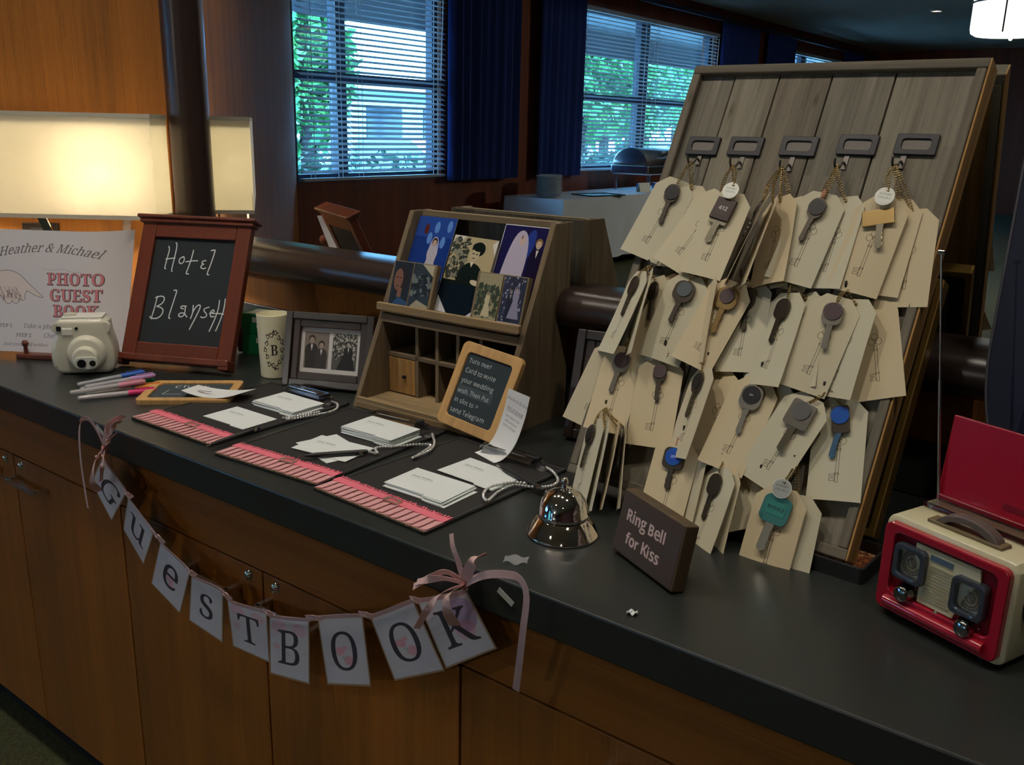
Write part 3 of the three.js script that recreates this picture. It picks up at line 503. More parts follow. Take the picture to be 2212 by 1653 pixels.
// ------------------------------------------------------------------ small slates
function slateBoard(t, w, h, tex, L = (g) => g) {
  part('frame', L(ext(frameShape(w, h, w - 0.034, h - 0.036, 0.012), 0.008, 0.0015)), M.pine, t);
  const p = part('slate', L(bx(w - 0.03, h - 0.032, 0.004, 0, 0, 0.0035)), M.slate, t);
  part('chalk_writing', L(mv(print(w - 0.035, h - 0.037), 0, 0, 0.0058)), mat([1, 1, 1], 0.85, { map: tex }), p);
}
{
  const tex = canvasTex(512, 384, (x, w, h) => { x.fillStyle = '#39454a'; x.fillRect(0, 0, w, h); chalkDust(x, w, h, 900); x.fillStyle = '#c8cfcf'; hand(x, 'Check', 110, 96, 88); hand(x, 'In', 190, 190, 88); x.strokeStyle = '#c8cfcf'; x.lineWidth = 5; x.beginPath(); x.moveTo(90, 150); x.lineTo(70, 260); x.lineTo(200, 262); x.stroke(); });
  const ctr = hitY(414, 844, TOP + 0.008), a = hitY(345, 820, TOP), b = hitY(530, 820, TOP), e = b.sub(a);
  const t = thing('writing_slate', 'small wood framed slate reading Check In lying flat on the counter', 'slate', [ctr.x, TOP + 0.0005, ctr.z], Math.atan2(-e.z, e.x));
  slateBoard(t, 0.178, 0.14, tex, (g) => g.rotateX(-Math.PI / 2));
  const c = thing('message_card', 'white curled card lying across the flat slate', 'card', hitY(455, 858, TOP + 0.012), 0.42);
  part('sheet', sheet(0.125, 0.06, (u, v) => 0.012 * (2 * u - 0.9) ** 2 * (1 - 0.5 * v) - 0.002, 18, 8).rotateX(-Math.PI / 2), M.paper, c);
  part('print', mv(print(0.03, 0.004).rotateX(-Math.PI / 2), -0.025, 0.0035, -0.022), mat([0.15, 0.16, 0.2], 0.8), c);
}
let slate2;
{
  const tex = canvasTex(420, 480, (x, w, h) => {
    x.fillStyle = '#28343a'; x.fillRect(0, 0, w, h); chalkDust(x, w, h, 1600); x.fillStyle = 'rgba(170,185,190,0.16)'; x.fillRect(10, 240, 330, 70);
    x.fillStyle = '#b9c2c2'; ['Turn over', 'Card to write', 'your wedding', 'wish. Then Put', 'in slot to >', 'send Telegram'].forEach((s, i) => hand(x, s, 22 - i * 2, 70 + i * 76, i === 3 ? 44 : 48, 0.05, 0.3));
  });
  const p0 = V(-1.035, 0.945, 0.499);
  slate2 = thing('writing_slate', 'pine framed slate reading Turn over card, leaning on the wooden photo box', 'slate', [-0.953, TOP + 0.008, 0.543], -3 * RAD);
  slateBoard(slate2, 0.14, 0.152, tex, (g) => g.rotateZ(-0.08).translate(0, 0.081, 0).rotateX(-24.6 * RAD).translate(0.004, 0, 0));
  const c = thing('telegram_card', 'white card printed TELEGRAM curling down in front of the slate', 'card', [-0.868, TOP, 0.574], -18 * RAD);
  const tt = canvasTex(220, 512, (x, w, h) => { x.fillStyle = '#eceeee'; x.fillRect(0, 0, w, h); x.save(); x.translate(w / 2, 110); x.rotate(0.08); x.fillStyle = '#8a8184'; x.textAlign = 'center'; x.font = 'italic 24px serif'; x.fillText('Heather & Michael', 0, -52); x.font = 'bold 30px serif'; x.fillText('TELEGRAM', 0, 4); x.font = '17px serif'; ['best wishes for the', 'bride and groom', 'write on the back'].forEach((s, i) => x.fillText(s, 0, 34 + i * 21)); x.restore(); x.strokeStyle = '#b4b4b8'; x.beginPath(); x.moveTo(50, 430); x.lineTo(150, 430); x.stroke(); });
  // profile: lies on the counter at the front, then climbs up against the slate
  const prof = new THREE.CatmullRomCurve3([V(0, 0.001, 0.035), V(0, 0.008, 0.012), V(0, 0.03, -0.003), V(0, 0.075, -0.014), V(0, 0.118, -0.016)]), n = 18, pos = [], uv = [], idx = [];
  for (let i = 0; i <= n; i++) { const p = prof.getPoint(i / n), q = prof.getTangent(i / n), nx = V(0, -q.z, q.y).multiplyScalar(-0.0003); for (const s of [-1, 1]) for (const x of [-0.029, 0.029]) { const sh = 0.045 * (i / n); pos.push(x + sh, p.y + nx.y * s, p.z + nx.z * s); uv.push(x < 0 ? 0 : 1, i / n); } }
  for (let i = 0; i < n; i++) { const a = i * 4; idx.push(a, a + 1, a + 5, a, a + 5, a + 4, a + 2, a + 7, a + 3, a + 2, a + 6, a + 7); }
  const g = new THREE.BufferGeometry(); g.setAttribute('position', new THREE.Float32BufferAttribute(pos, 3)); g.setAttribute('uv', new THREE.Float32BufferAttribute(uv, 2)); g.setIndex(idx);
  part('sheet', toCreasedNormals(g, 1), mat([1, 1, 1], 0.8, { map: tt, side: THREE.DoubleSide }), c);
}

// ------------------------------------------------------------------ candle, film boxes, picture frames
{
  const b = hitY(585, 814, TOP), t = thing('pillar_candle', 'ivory candle in a frosted tumbler with a black B monogram', 'candle', [b.x, TOP, b.z - 0.012], 145 * RAD);
  const tex = canvasTex(1024, 512, (x, w, h) => {
    x.fillStyle = '#f4efcd'; x.fillRect(0, 0, w, h); const cx = 760, cy = 275; x.fillStyle = '#2a2722'; x.strokeStyle = '#2a2722'; x.textAlign = 'center'; x.font = 'bold 120px serif'; x.fillText('B', cx, cy + 42);
    x.lineWidth = 7; for (let i = 0; i < 14; i++) { const a = i * 6.283 / 14, r = 108 + (i % 2) * 16; x.save(); x.translate(cx + r * 0.78 * Math.cos(a), cy + r * 1.15 * Math.sin(a)); x.rotate(a); x.beginPath(); x.arc(0, 0, 15, 0, 4.6); x.stroke(); x.beginPath(); x.arc(8, 18, 9, 1, 5.6); x.stroke(); x.beginPath(); x.ellipse(16, -8, 12, 5, 0.6, 0, 7); x.fill(); x.restore(); }
    x.beginPath(); x.moveTo(cx, cy - 170); x.lineTo(cx + 14, cy - 140); x.lineTo(cx - 14, cy - 140); x.fill(); x.beginPath(); x.moveTo(cx, cy + 170); x.lineTo(cx + 14, cy + 140); x.lineTo(cx - 14, cy + 140); x.fill();
  });
  part('tumbler', lathe([[0, 0], [0.027, 0], [0.0295, 0.003], [0.0335, 0.134], [0.0335, 0.136], [0.0318, 0.136], [0.031, 0.112]], 48), mat([1, 1, 1], 0.35, { map: tex, transmission: 0.12 }), t);
  { const g = t.children[0].geometry, p = g.attributes.position, uv = g.attributes.uv; for (let i = 0; i < p.count; i++) uv.setY(i, p.getY(i) / 0.136); }
  part('wax', cyl(0.0308, 0.0285, 0.108, 40, 0, 0.058, 0), mat([0.85, 0.8, 0.58], 0.4), t);
  part('wick', cyl(0.0012, 0.0012, 0.012, 8, 0, 0.116, 0), M.black, t);
}
{
  const p = hitY(556, 772, TOP), green = mat([0.01, 0.2, 0.07], 0.4);
  const mk = (y, dx, yaw, label) => {
    const t = thing('film_box', label, 'box', [p.x - 0.022 + dx, y, p.z - 0.05], yaw, 'green film boxes');
    part('carton', rb(0.1, 0.047, 0.066, 0.001, 0, 0.0235, 0), green, t);
    part('top_print', mv(print(0.085, 0.05).rotateX(-Math.PI / 2), 0.004, 0.0474, 0), mat([0.7, 0.72, 0.68], 0.5), t);
    part('label_band', [mv(print(0.05, 0.012), 0.012, 0.034, 0.0334), mv(print(0.03, 0.007), 0.012, 0.02, 0.0334)], mat([0.6, 0.66, 0.62], 0.5), t);
    part('badge', mv(new THREE.CircleGeometry(0.0085, 18), 0.036, 0.014, 0.0335), mat([0.75, 0.4, 0.02], 0.5), t);
  };
  mk(TOP, 0, 0.42, 'green film box at the bottom of the pile behind the candle'); mk(TOP + 0.0475, -0.006, 0.3, 'green film box on top of the pile behind the candle');
}
function photoPic(w, h, draw) { return canvasTex(w, h, (x) => { draw(x, w, h); x.globalAlpha = 0.08; for (let i = 0; i < 900; i++) { x.fillStyle = rnd() < 0.5 ? '#000' : '#fff'; x.fillRect(rnd() * w, rnd() * h, 2, 2); } x.globalAlpha = 1; }); }
function person(x, cx, top, s, suit, skin, hair, veil) {     // small standing figure for a photo print
  if (veil) { x.fillStyle = veil; x.beginPath(); x.moveTo(cx - s * 0.5, top + s * 3.4); x.bezierCurveTo(cx - s * 1.0, top + s, cx - s * 0.6, top - s * 0.3, cx, top - s * 0.25); x.bezierCurveTo(cx + s * 0.6, top - s * 0.3, cx + s, top + s, cx + s * 0.6, top + s * 3.4); x.fill(); }
  x.fillStyle = suit; x.beginPath(); x.moveTo(cx - s * 0.25, top + s * 0.95); x.bezierCurveTo(cx - s * 0.95, top + s * 1.1, cx - s * 0.9, top + s * 2, cx - s * (veil ? 0.6 : 0.8), top + s * 2.6); x.lineTo(cx - s * (veil ? 1.5 : 0.75), top + s * 6); x.lineTo(cx + s * (veil ? 1.5 : 0.75), top + s * 6); x.lineTo(cx + s * (veil ? 0.6 : 0.8), top + s * 2.6); x.bezierCurveTo(cx + s * 0.9, top + s * 2, cx + s * 0.95, top + s * 1.1, cx + s * 0.25, top + s * 0.95); x.fill();
  x.fillStyle = hair; x.beginPath(); x.ellipse(cx, top + s * 0.38, s * 0.42, s * 0.48, 0, 0, 7); x.fill();
  x.fillStyle = skin; x.beginPath(); x.ellipse(cx, top + s * 0.55, s * 0.31, s * 0.4, 0, 0, 7); x.fill();
  x.fillStyle = 'rgba(40,25,20,0.7)'; x.fillRect(cx - s * 0.18, top + s * 0.46, s * 0.1, s * 0.05); x.fillRect(cx + s * 0.08, top + s * 0.46, s * 0.1, s * 0.05); x.fillRect(cx - s * 0.09, top + s * 0.76, s * 0.18, s * 0.04);
  if (!veil) { x.fillStyle = '#ddd8d4'; x.beginPath(); x.moveTo(cx - s * 0.17, top + s * 0.98); x.lineTo(cx + s * 0.17, top + s * 0.98); x.lineTo(cx, top + s * 1.9); x.fill(); x.fillStyle = '#1a1820'; x.fillRect(cx - s * 0.17, top + s * 1.0, s * 0.34, s * 0.09); }
}
function pictureFrame(label, pos, yaw, tilt, w, h, b, texs) {
  const t = thing('picture_frame', label, 'picture frame', pos, yaw), T = new THREE.Matrix4().makeRotationX(-tilt), L = (g) => g.applyMatrix4(T);
  const ring = (W2, H2, e, d, z) => [-1, 1].flatMap((s) => [L(rb(e, H2, d, 0.002, s * (W2 - e) / 2, h / 2, z)), L(rb(W2 - 2 * e, e, d, 0.002, 0, h / 2 + s * (H2 - e) / 2, z))]);
  part('outer_frame', ring(w, h, b * 0.5, 0.02, -0.007), M.espresso, t);
  part('inner_frame', ring(w - b * 0.96, h - b * 0.96, b * 0.52, 0.012, -0.009), mat([0.035, 0.02, 0.015], 0.35), t);
  part('backing', L(bx(w - 0.006, h - 0.006, 0.004, 0, h / 2, -0.018)), M.black, t);
  const iw = w - 2 * b, ih = h - 2 * b, matb = part('mat_board', L(bx(iw + 0.004, ih + 0.004, 0.002, 0, h / 2, -0.013)), mat([0.62, 0.6, 0.58], 0.8), t);
  texs.forEach((tx, i) => { const n = texs.length, pw = (iw - 0.008 * (n + 1)) / n, px = -iw / 2 + 0.008 + pw / 2 + i * (pw + 0.008); part('photo', L(mv(print(pw, ih - 0.018), px, h / 2, -0.0118)), mat([1, 1, 1], 0.5, { map: tx }), matb); });
  const hy = h * 0.72 * Math.cos(tilt), hz = -h * 0.72 * Math.sin(tilt) - 0.022, fz = hz - h * 0.34, len = Math.hypot(hy, hz - fz);
  part('easel_back', mv(bx(0.045, len, 0.003), 0, hy / 2, (hz + fz) / 2, Math.atan2(hz - fz, hy)), M.black, t);
  return t;
}
{
  const couple = photoPic(200, 280, (x, w, h) => { x.fillStyle = '#7a6f66'; x.fillRect(0, 0, w, h); person(x, 60, 30, 62, '#2c2622', '#a08c7c', '#2a221e'); person(x, 140, 70, 58, '#3a322e', '#a5907e', '#221c1a'); });
  const garden = photoPic(200, 280, (x, w, h) => { x.fillStyle = '#55544f'; x.fillRect(0, 0, w, h); for (let i = 0; i < 260; i++) { x.fillStyle = rnd() < 0.5 ? '#b8b5aa' : '#2c2c2a'; x.beginPath(); x.ellipse(rnd() * w, rnd() * h * 0.7, rr(3, 14), rr(2, 8), rnd() * 3, 0, 7); x.fill(); } person(x, 130, 60, 44, '#1e1d1c', '#b0a698', '#141312'); x.fillStyle = '#1c1b1a'; x.beginPath(); x.moveTo(40, 280); x.lineTo(90, 160); x.lineTo(170, 190); x.lineTo(190, 280); x.fill(); });
  pictureFrame('dark brown frame holding two old photographs beside the candle', [-1.448 + 0.095 * Math.cos(24.7 * RAD), TOP + 0.0055, 0.539 - 0.095 * Math.sin(24.7 * RAD)], 24.7 * RAD, 15 * RAD, 0.19, 0.152, 0.03, [couple, garden]);
  const old = photoPic(200, 280, (x, w, h) => { x.fillStyle = '#6d665c'; x.fillRect(0, 0, w, h); person(x, 80, 40, 60, '#cfc9bf', '#b0a392', '#2a241f', '#dcd6cc'); person(x, 150, 30, 56, '#26221f', '#a89a8a', '#1c1815'); });
  pictureFrame('dark brown frame half hidden behind the hanging key tags', [-0.735, TOP + 0.0055, 0.415], 8 * RAD, 14 * RAD, 0.19, 0.19, 0.034, [old]);
}

// ------------------------------------------------------------------ wooden photo box with pigeonholes
{
  const w = 0.34, h = 0.362, D = 0.222, yaw = 1.5 * RAD, t = thing('pigeonhole_box', 'weathered wooden box with pigeonholes, a drawer and a photo shelf', 'wooden box', [-1.246 + w / 2, TOP, 0.528], yaw);
  const front = (y) => -y * 0.463, sideG = () => { const g = ext([[0, 0], [-D, 0], [-D, h], [front(h), h]].map(([z, y]) => [-z, y]), 0.009, 0.001); g.rotateY(Math.PI / 2); return uvm(g); };
  for (const s of [-1, 1]) part('side_panel', mv(sideG(), s > 0 ? w / 2 - 0.009 : -w / 2, 0, 0), M.crate, t);
  part('back_panel', bx(w - 0.018, h - 0.004, 0.007, 0, h / 2, -D + 0.004), M.grey2, t);
  part('top_rail', rb(w, 0.012, 0.02, 0.001, 0, h - 0.006, -D + 0.02, true), M.crate, t);
  const zc = -0.083, hm = 0.176, iw = w - 0.018;
  part('bottom_tray', rb(iw, 0.012, D - 0.002, 0.001, 0, 0.006, -D / 2, true), M.crateLight, t);
  part('tray_lip', rb(iw + 0.002, 0.02, 0.008, 0.001, 0, 0.01, -0.006, true), M.crateLight, t);
  part('photo_shelf', rb(iw, 0.009, D + zc + 0.012, 0.001, 0, hm + 0.005, (-D + zc) / 2 + 0.006, true), M.crateLight, t);
  part('shelf_lip', rb(w - 0.004, 0.014, 0.009, 0.001, 0, hm + 0.011, zc + 0.012, true), M.crateLight, t);
  part('shelf_rail', rb(iw, 0.016, 0.01, 0.001, 0, hm - 0.012, zc + 0.004, true), M.crate, t);
  const fr = [0, 0.235, 0.391, 0.547, 0.715, 1], xs = fr.map((f) => -iw / 2 + f * iw);
  for (let i = 1; i < 5; i++) part('divider', rb(0.008, hm - 0.018, D + zc - 0.012, 0.001, xs[i], 0.012 + (hm - 0.018) / 2, (-D + zc) / 2), M.crate, t);
  part('middle_shelf', rb(iw, 0.008, D + zc - 0.012, 0.001, 0, 0.09, (-D + zc) / 2, true), M.crate, t);
  const dr = part('drawer', rb(xs[1] - xs[0] - 0.007, 0.07, 0.06, 0.001, (xs[0] + xs[1]) / 2 - 0.0015, 0.0495, zc - 0.036), M.rawSide, t);
  part('pull', mv(lathe([[0, 0.008], [0.003, 0.0075], [0.0035, 0.003], [0.0025, 0]], 12), (xs[0] + xs[1]) / 2 + 0.008, 0.05, zc - 0.006, Math.PI / 2), M.antique, dr);
  // photographs standing on the shelf
  const yb = TOP + hm + 0.0105, toW = (x, y, z) => t.localToWorld(V(x, y, z));
  const photo = (label, x0, x1, y0, y1, z, lean, tex, o = {}) => {
    const pw = x1 - x0, ph = y1 - y0, p = toW((x0 + x1) / 2, y0, z), c = thing(o.block ? 'photo_block' : 'photo_print', label, 'photo', p, yaw, 'photographs on the wooden box');
    const L = (g) => g.rotateZ(o.roll || 0).rotateX(-lean);
    if (o.block) part('block', L(rb(pw, ph, 0.012, 0.001, 0, ph / 2, -0.0062)), M.crate, c); else part('card', L(bx(pw, ph, 0.0008, 0, ph / 2, -0.0005)), M.paper, c);
    const ins = o.block ? 0.006 : 0.0; part('picture', L(mv(print(pw - ins - (o.border || 0), ph - ins * 0.6 - (o.border || 0)), o.block ? (o.shift || 0) : 0, ph / 2, 0.0004)), mat([1, 1, 1], o.block ? 0.5 : 0.16, { map: tex }), c);
  };
  const s0 = hm + 0.0102;
  const blueW = photoPic(220, 400, (x, W2, H2) => { x.fillStyle = '#2a4c9c'; x.fillRect(0, 0, W2, H2); x.fillStyle = '#1d3a86'; x.fillRect(0, 90, W2, 310); x.fillStyle = '#5a2a2a'; x.beginPath(); x.ellipse(62, 56, 13, 24, 0, 0, 7); x.fill(); x.fillStyle = '#5f8fd8'; for (const [a, b] of [[120, 46], [190, 38], [170, 110], [90, 96]]) { x.beginPath(); x.ellipse(a, b, 14, 26, 0, 0, 7); x.fill(); } person(x, 128, 96, 36, '#b9b4c4', '#c9a794', '#3a2a24', '#a9a8cc'); x.fillStyle = '#b98a3a'; x.beginPath(); x.moveTo(52, 340); x.lineTo(92, 252); x.lineTo(168, 252); x.lineTo(200, 340); x.fill(); x.fillStyle = '#20161a'; x.fillRect(0, 340, W2, 60); });
  const man = photoPic(220, 330, (x, W2, H2) => {
    x.fillStyle = '#b7a985'; x.fillRect(0, 0, W2, H2); x.fillStyle = '#d9d5cc'; x.beginPath(); x.moveTo(0, 0); x.lineTo(60, 0); x.lineTo(10, 60); x.lineTo(0, 70); x.fill(); x.beginPath(); x.moveTo(220, 0); x.lineTo(220, 70); x.lineTo(196, 20); x.fill();
    for (let i = 0; i < 150; i++) { x.fillStyle = rnd() < 0.6 ? '#3c423c' : '#8d8c7a'; x.beginPath(); x.ellipse(rnd() * 80 + 5, rnd() * 170 + 10, rr(3, 12), rr(3, 14), rnd() * 3, 0, 7); x.fill(); }
    x.fillStyle = '#15201f'; x.beginPath(); x.ellipse(136, 48, 32, 30, 0, 0, 7); x.fill(); x.fillStyle = '#c2b596'; x.beginPath(); x.ellipse(124, 70, 22, 30, 0.3, 0, 7); x.fill(); x.fillStyle = '#2a2a22'; x.fillRect(110, 66, 12, 4); x.fillRect(128, 68, 11, 4); x.fillRect(114, 86, 15, 3); x.fillStyle = '#15201f'; x.beginPath(); x.ellipse(134, 40, 30, 18, 0.1, 0, 7); x.fill();
    x.fillStyle = '#16211f'; x.beginPath(); x.moveTo(66, 200); x.bezierCurveTo(60, 140, 86, 112, 118, 106); x.bezierCurveTo(176, 112, 190, 150, 186, 200); x.fill(); x.fillStyle = '#dcd6c4'; x.beginPath(); x.moveTo(110, 104); x.lineTo(130, 104); x.lineTo(122, 128); x.fill();
    x.fillStyle = '#16201f'; x.fillRect(0, 190, W2, 140); x.fillStyle = '#cfc4a8'; x.beginPath(); x.ellipse(160, 188, 24, 11, 0.2, 0, 7); x.fill(); x.fillStyle = '#0f1c28'; x.fillRect(0, 204, W2, 126);
    x.fillStyle = '#d2d4dc'; x.beginPath(); x.moveTo(0, 260); x.lineTo(64, 330); x.lineTo(0, 330); x.fill(); x.beginPath(); x.moveTo(220, 276); x.lineTo(160, 330); x.lineTo(220, 330); x.fill(); });
  const bride = photoPic(240, 400, (x, W2, H2) => { x.fillStyle = '#1f1d4c'; x.fillRect(0, 0, W2, H2); x.fillStyle = '#2a3f90'; x.beginPath(); x.ellipse(140, 80, 26, 70, 0.2, 0, 7); x.fill(); person(x, 190, 50, 42, '#1c1533', '#c6b09a', '#8a6a48'); x.fillStyle = '#b9b0c6'; x.beginPath(); x.moveTo(30, 250); x.bezierCurveTo(40, 140, 50, 20, 96, 18); x.bezierCurveTo(140, 20, 156, 120, 140, 260); x.fill(); x.fillStyle = '#c9b0a4'; x.beginPath(); x.ellipse(104, 62, 14, 20, 0, 0, 7); x.fill(); x.fillStyle = '#5a4438'; x.fillRect(98, 40, 5, 14); x.fillStyle = '#c2aab2'; x.beginPath(); x.moveTo(6, 400); x.bezierCurveTo(20, 280, 50, 210, 92, 206); x.bezierCurveTo(140, 214, 160, 320, 168, 400); x.fill(); x.fillStyle = '#b98f86'; x.beginPath(); x.moveTo(10, 400); x.bezierCurveTo(40, 290, 130, 280, 164, 400); x.fill(); });
  const woman = photoPic(150, 240, (x, W2, H2) => { x.fillStyle = '#14202c'; x.fillRect(0, 0, W2, H2); x.fillStyle = '#211512'; x.beginPath(); x.ellipse(70, 96, 62, 80, 0, 0, 7); x.fill(); x.fillStyle = '#7d5644'; x.beginPath(); x.ellipse(50, 96, 36, 58, 0, 0, 7); x.fill(); x.fillRect(56, 140, 34, 50); x.fillStyle = '#3a241c'; x.fillRect(26, 82, 22, 6); x.fillRect(58, 84, 18, 6); x.fillRect(38, 128, 22, 5); x.fillStyle = '#2a4a72'; x.beginPath(); x.moveTo(20, 240); x.lineTo(70, 188); x.lineTo(150, 210); x.lineTo(150, 240); x.fill(); });
  const shore = photoPic(150, 240, (x, W2, H2) => { x.fillStyle = '#26323a'; x.fillRect(0, 0, W2, H2); x.fillStyle = '#b4ae96'; x.beginPath(); x.moveTo(60, 0); x.lineTo(150, 0); x.lineTo(150, 60); x.fill(); for (let i = 0; i < 90; i++) { x.fillStyle = rnd() < 0.6 ? '#10181c' : '#6a7270'; x.beginPath(); x.ellipse(rnd() * 150, 60 + rnd() * 110, rr(3, 16), rr(3, 16), 0, 0, 7); x.fill(); } x.fillStyle = '#a49c84'; x.beginPath(); x.moveTo(0, 240); x.lineTo(60, 190); x.lineTo(150, 215); x.lineTo(150, 240); x.fill(); });
  const brideTree = photoPic(150, 240, (x, W2, H2) => { x.fillStyle = '#9c9474'; x.fillRect(0, 0, W2, H2); for (let i = 0; i < 140; i++) { x.fillStyle = rnd() < 0.7 ? '#2f3a26' : '#5a6044'; x.beginPath(); x.ellipse(rnd() * 150, 60 + rnd() * 150, rr(3, 14), rr(4, 18), 0, 0, 7); x.fill(); } person(x, 76, 96, 20, '#c6bc98', '#b59c7c', '#3a2c1c', '#d0c6a4'); });
  const dance = photoPic(150, 240, (x, W2, H2) => { x.fillStyle = '#20243c'; x.fillRect(0, 0, W2, H2); for (let i = 0; i < 90; i++) { x.fillStyle = rnd() < 0.5 ? '#3c4260' : '#9a98a8'; x.beginPath(); x.ellipse(rnd() * 150, rnd() * 240, rr(2, 8), rr(2, 10), 0, 0, 7); x.fill(); } person(x, 60, 60, 28, '#12142a', '#9a8a88', '#0c0c16'); person(x, 96, 50, 26, '#8a88a0', '#a8989a', '#2a2434', '#9a98ae'); x.fillStyle = '#b0aebb'; x.fillRect(0, 226, 150, 14); });
  photo('blue tinted wedding photo, upper corner of the wooden box', -0.159, -0.064, s0, s0 + 0.182, -0.11, 0.43, blueW);
  photo('tall photo of a dark suited man at a desk, middle of the wooden box', -0.056, 0.048, s0, s0 + 0.15, -0.103, 0.41, man, { roll: -0.03 });
  photo('bride and groom photo with dark blue ground on the wooden box', 0.05, 0.157, s0, s0 + 0.182, -0.11, 0.43, bride, { border: 0.003 });
  photo('small wood mounted portrait of a dark haired woman', -0.158, -0.106, s0, s0 + 0.09, -0.083, 0.3, woman, { block: 1, shift: 0.001 });
  photo('small wood mounted photo of a rocky shore', -0.105, -0.05, s0, s0 + 0.09, -0.083, 0.3, shore, { block: 1, shift: -0.003 });
  photo('small wood mounted photo of a bride between shrubs', 0.046, 0.103, s0, s0 + 0.09, -0.083, 0.3, brideTree, { block: 1, shift: 0.003 });
  photo('small wood mounted photo of a dancing couple', 0.104, 0.158, s0, s0 + 0.09, -0.083, 0.3, dance, { block: 1 });
}

// ------------------------------------------------------------------ clipboards with cards, clips and pens on chains
{
  const pinkP = mat([0.66, 0.34, 0.36], 0.7), hot = mat([0.78, 0.17, 0.24], 0.6), trimM = mat([0.16, 0.11, 0.06], 0.6);
  const cardTex = canvasTex(256, 170, (x, w, h) => { x.fillStyle = '#dde4e5'; x.fillRect(0, 0, w, h); x.fillStyle = '#6d7478'; x.font = 'bold 13px serif'; x.fillText('Guest Wishes', 30, 62); x.fillStyle = '#a4aaae'; x.fillRect(30, 70, 96, 2); });
  const cardM = mat([1, 1, 1], 0.85, { map: cardTex });
  const cs = ext([[-0.058, -0.038], [0.02, -0.038], [0.022, -0.042], [0.058, -0.042], [0.058, 0.034], [-0.058, 0.038]], 0.0009); { const p = cs.attributes.position, uv = cs.attributes.uv; for (let i = 0; i < p.count; i++) uv.setXY(i, (p.getX(i) + 0.058) / 0.116, (p.getY(i) + 0.042) / 0.08); } cs.rotateX(-Math.PI / 2);
  const DATA = [
    { fl: [280, 905], fr: [455, 968], name: 'first', at: 'nearest the flat slate', stacks: [[0.04, -0.232, 7, 0.03], [0.035, -0.125, 1, 0.02]], pen: [[-0.022, -0.245], [0.1, -0.08]], },
    { fl: [460, 983], fr: [688, 1055], name: 'second', at: 'in the middle of the three', stacks: [[0.035, -0.235, 11, -0.02], [0.022, -0.13, 2, 0.05]], },
    { fl: [678, 1060], fr: [915, 1157], name: 'third', at: 'nearest the desk bell', stacks: [[0.03, -0.21, 2, 0.0], [0.012, -0.118, 6, 0.06]], },
  ];
  DATA.forEach((d, i) => {
    const a = hitY(...d.fl), b = hitY(...d.fr), yaw = Math.atan2(-(b.z - a.z), b.x - a.x), mid = a.clone().lerp(b, 0.5), w = 0.229, dep = 0.318;
    const t = thing('clipboard', `black clipboard with pink pleated ribbon edge, ${d.at}`, 'clipboard', [mid.x, TOP, mid.z], yaw);
    part('board', rb(w, 0.004, dep, 0.0015, 0, 0.002, -dep / 2), M.blackSoft, t);
    part('binding', [bx(w, 0.0014, 0.006, 0, 0.0042, -dep + 0.004), bx(0.004, 0.0014, dep, -w / 2 + 0.003, 0.0042, -dep / 2), bx(0.004, 0.0014, dep, w / 2 - 0.003, 0.0042, -dep / 2)], mat([0.03, 0.03, 0.032], 0.5), t);
    const pleats = []; const n = 16; for (let k = 0; k < n; k++) pleats.push(mv(bx(w / n * 1.08, 0.0012, 0.034), -w / 2 + (k + 0.5) * w / n, 0.0055, -0.021, 0, 0, 0.16));
    part('pleated_ribbon', [bx(w, 0.001, 0.036, 0, 0.0045, -0.021), ...pleats], pinkP, t);
    part('ribbon_band', rb(w, 0.002, 0.014, 0.0008, 0, 0.0065, -0.043), hot, t);
    const ruf = []; for (let k = 0; k < 44; k++) ruf.push(mv(bx(0.0028, 0.0022, 0.007), -w / 2 + (k + 0.5) * w / 44, 0.006, -0.053, rr(-0.3, 0.3), rr(-0.4, 0.4), 0));
    part('ruffle', ruf, hot, t);
    const dots = []; for (let k = 0; k < 58; k++) dots.push(mv(new THREE.IcosahedronGeometry(0.0019, 0), -w / 2 + (k + 0.5) * w / 58, 0.0045, -0.001));
    part('bead_trim', dots, trimM, t);
    part('buckle', mv(ext(frameShape(0.03, 0.014, 0.02, 0.007, 0.002), 0.0015), 0.012, 0.0074, -0.04, -Math.PI / 2), mat([0.55, 0.35, 0.3], 0.3, { metal: 0.6 }), t);
    // clip along the far edge
    const cl = part('clip', [rb(0.11, 0.008, 0.03, 0.003, 0.02, 0.015, -dep + 0.026)], M.acrylic, t, 'clear acrylic clip');
    part('clip_hinge', [mv(cyl(0.004, 0.004, 0.018, 12), -0.036, 0.011, -dep + 0.016, 0, 0, Math.PI / 2), mv(cyl(0.004, 0.004, 0.018, 12), 0.076, 0.011, -dep + 0.016, 0, 0, Math.PI / 2), mv(cyl(0.0022, 0.0022, 0.12, 10), 0.02, 0.0095, -dep + 0.016, 0, 0, Math.PI / 2)], M.chrome, cl, 'chrome hinge pins');
    part('clip_edge', rb(0.08, 0.003, 0.005, 0.001, 0.02, 0.0205, -dep + 0.034), M.chrome, cl, 'bright chrome strip');
    // cards
    d.stacks.forEach(([cx, cz, cnt, r], s) => {
      for (let k = 0; k < cnt; k++) {
        const c = single('note_card', cs, cardM, cnt === 1 ? 'single white note card on the clipboard nearest the flat slate' : `white note card in the ${['', 'lone '][0]}pile of cards on the ${d.name === 'first' ? 'clipboard by the flat slate' : d.name === 'second' ? (s ? 'middle clipboard, half under a pen' : 'middle clipboard, under its clip') : (s ? 'clipboard by the bell, thicker pile' : 'clipboard by the bell, thin pair')}`, 'note card', 'note cards on the clipboards');
        c.position.copy(t.localToWorld(V(cx + rr(-0.002, 0.002) + (k === 0 && cnt > 3 ? 0.006 : 0), 0.0045 + k * 0.0011, cz + rr(-0.002, 0.002) + (k < 2 && cnt > 3 ? 0.005 : 0)))); c.rotation.y = yaw + r + rr(-0.03, 0.03) + (s && cnt === 2 && k === 0 ? -0.35 : 0);
      }
    });
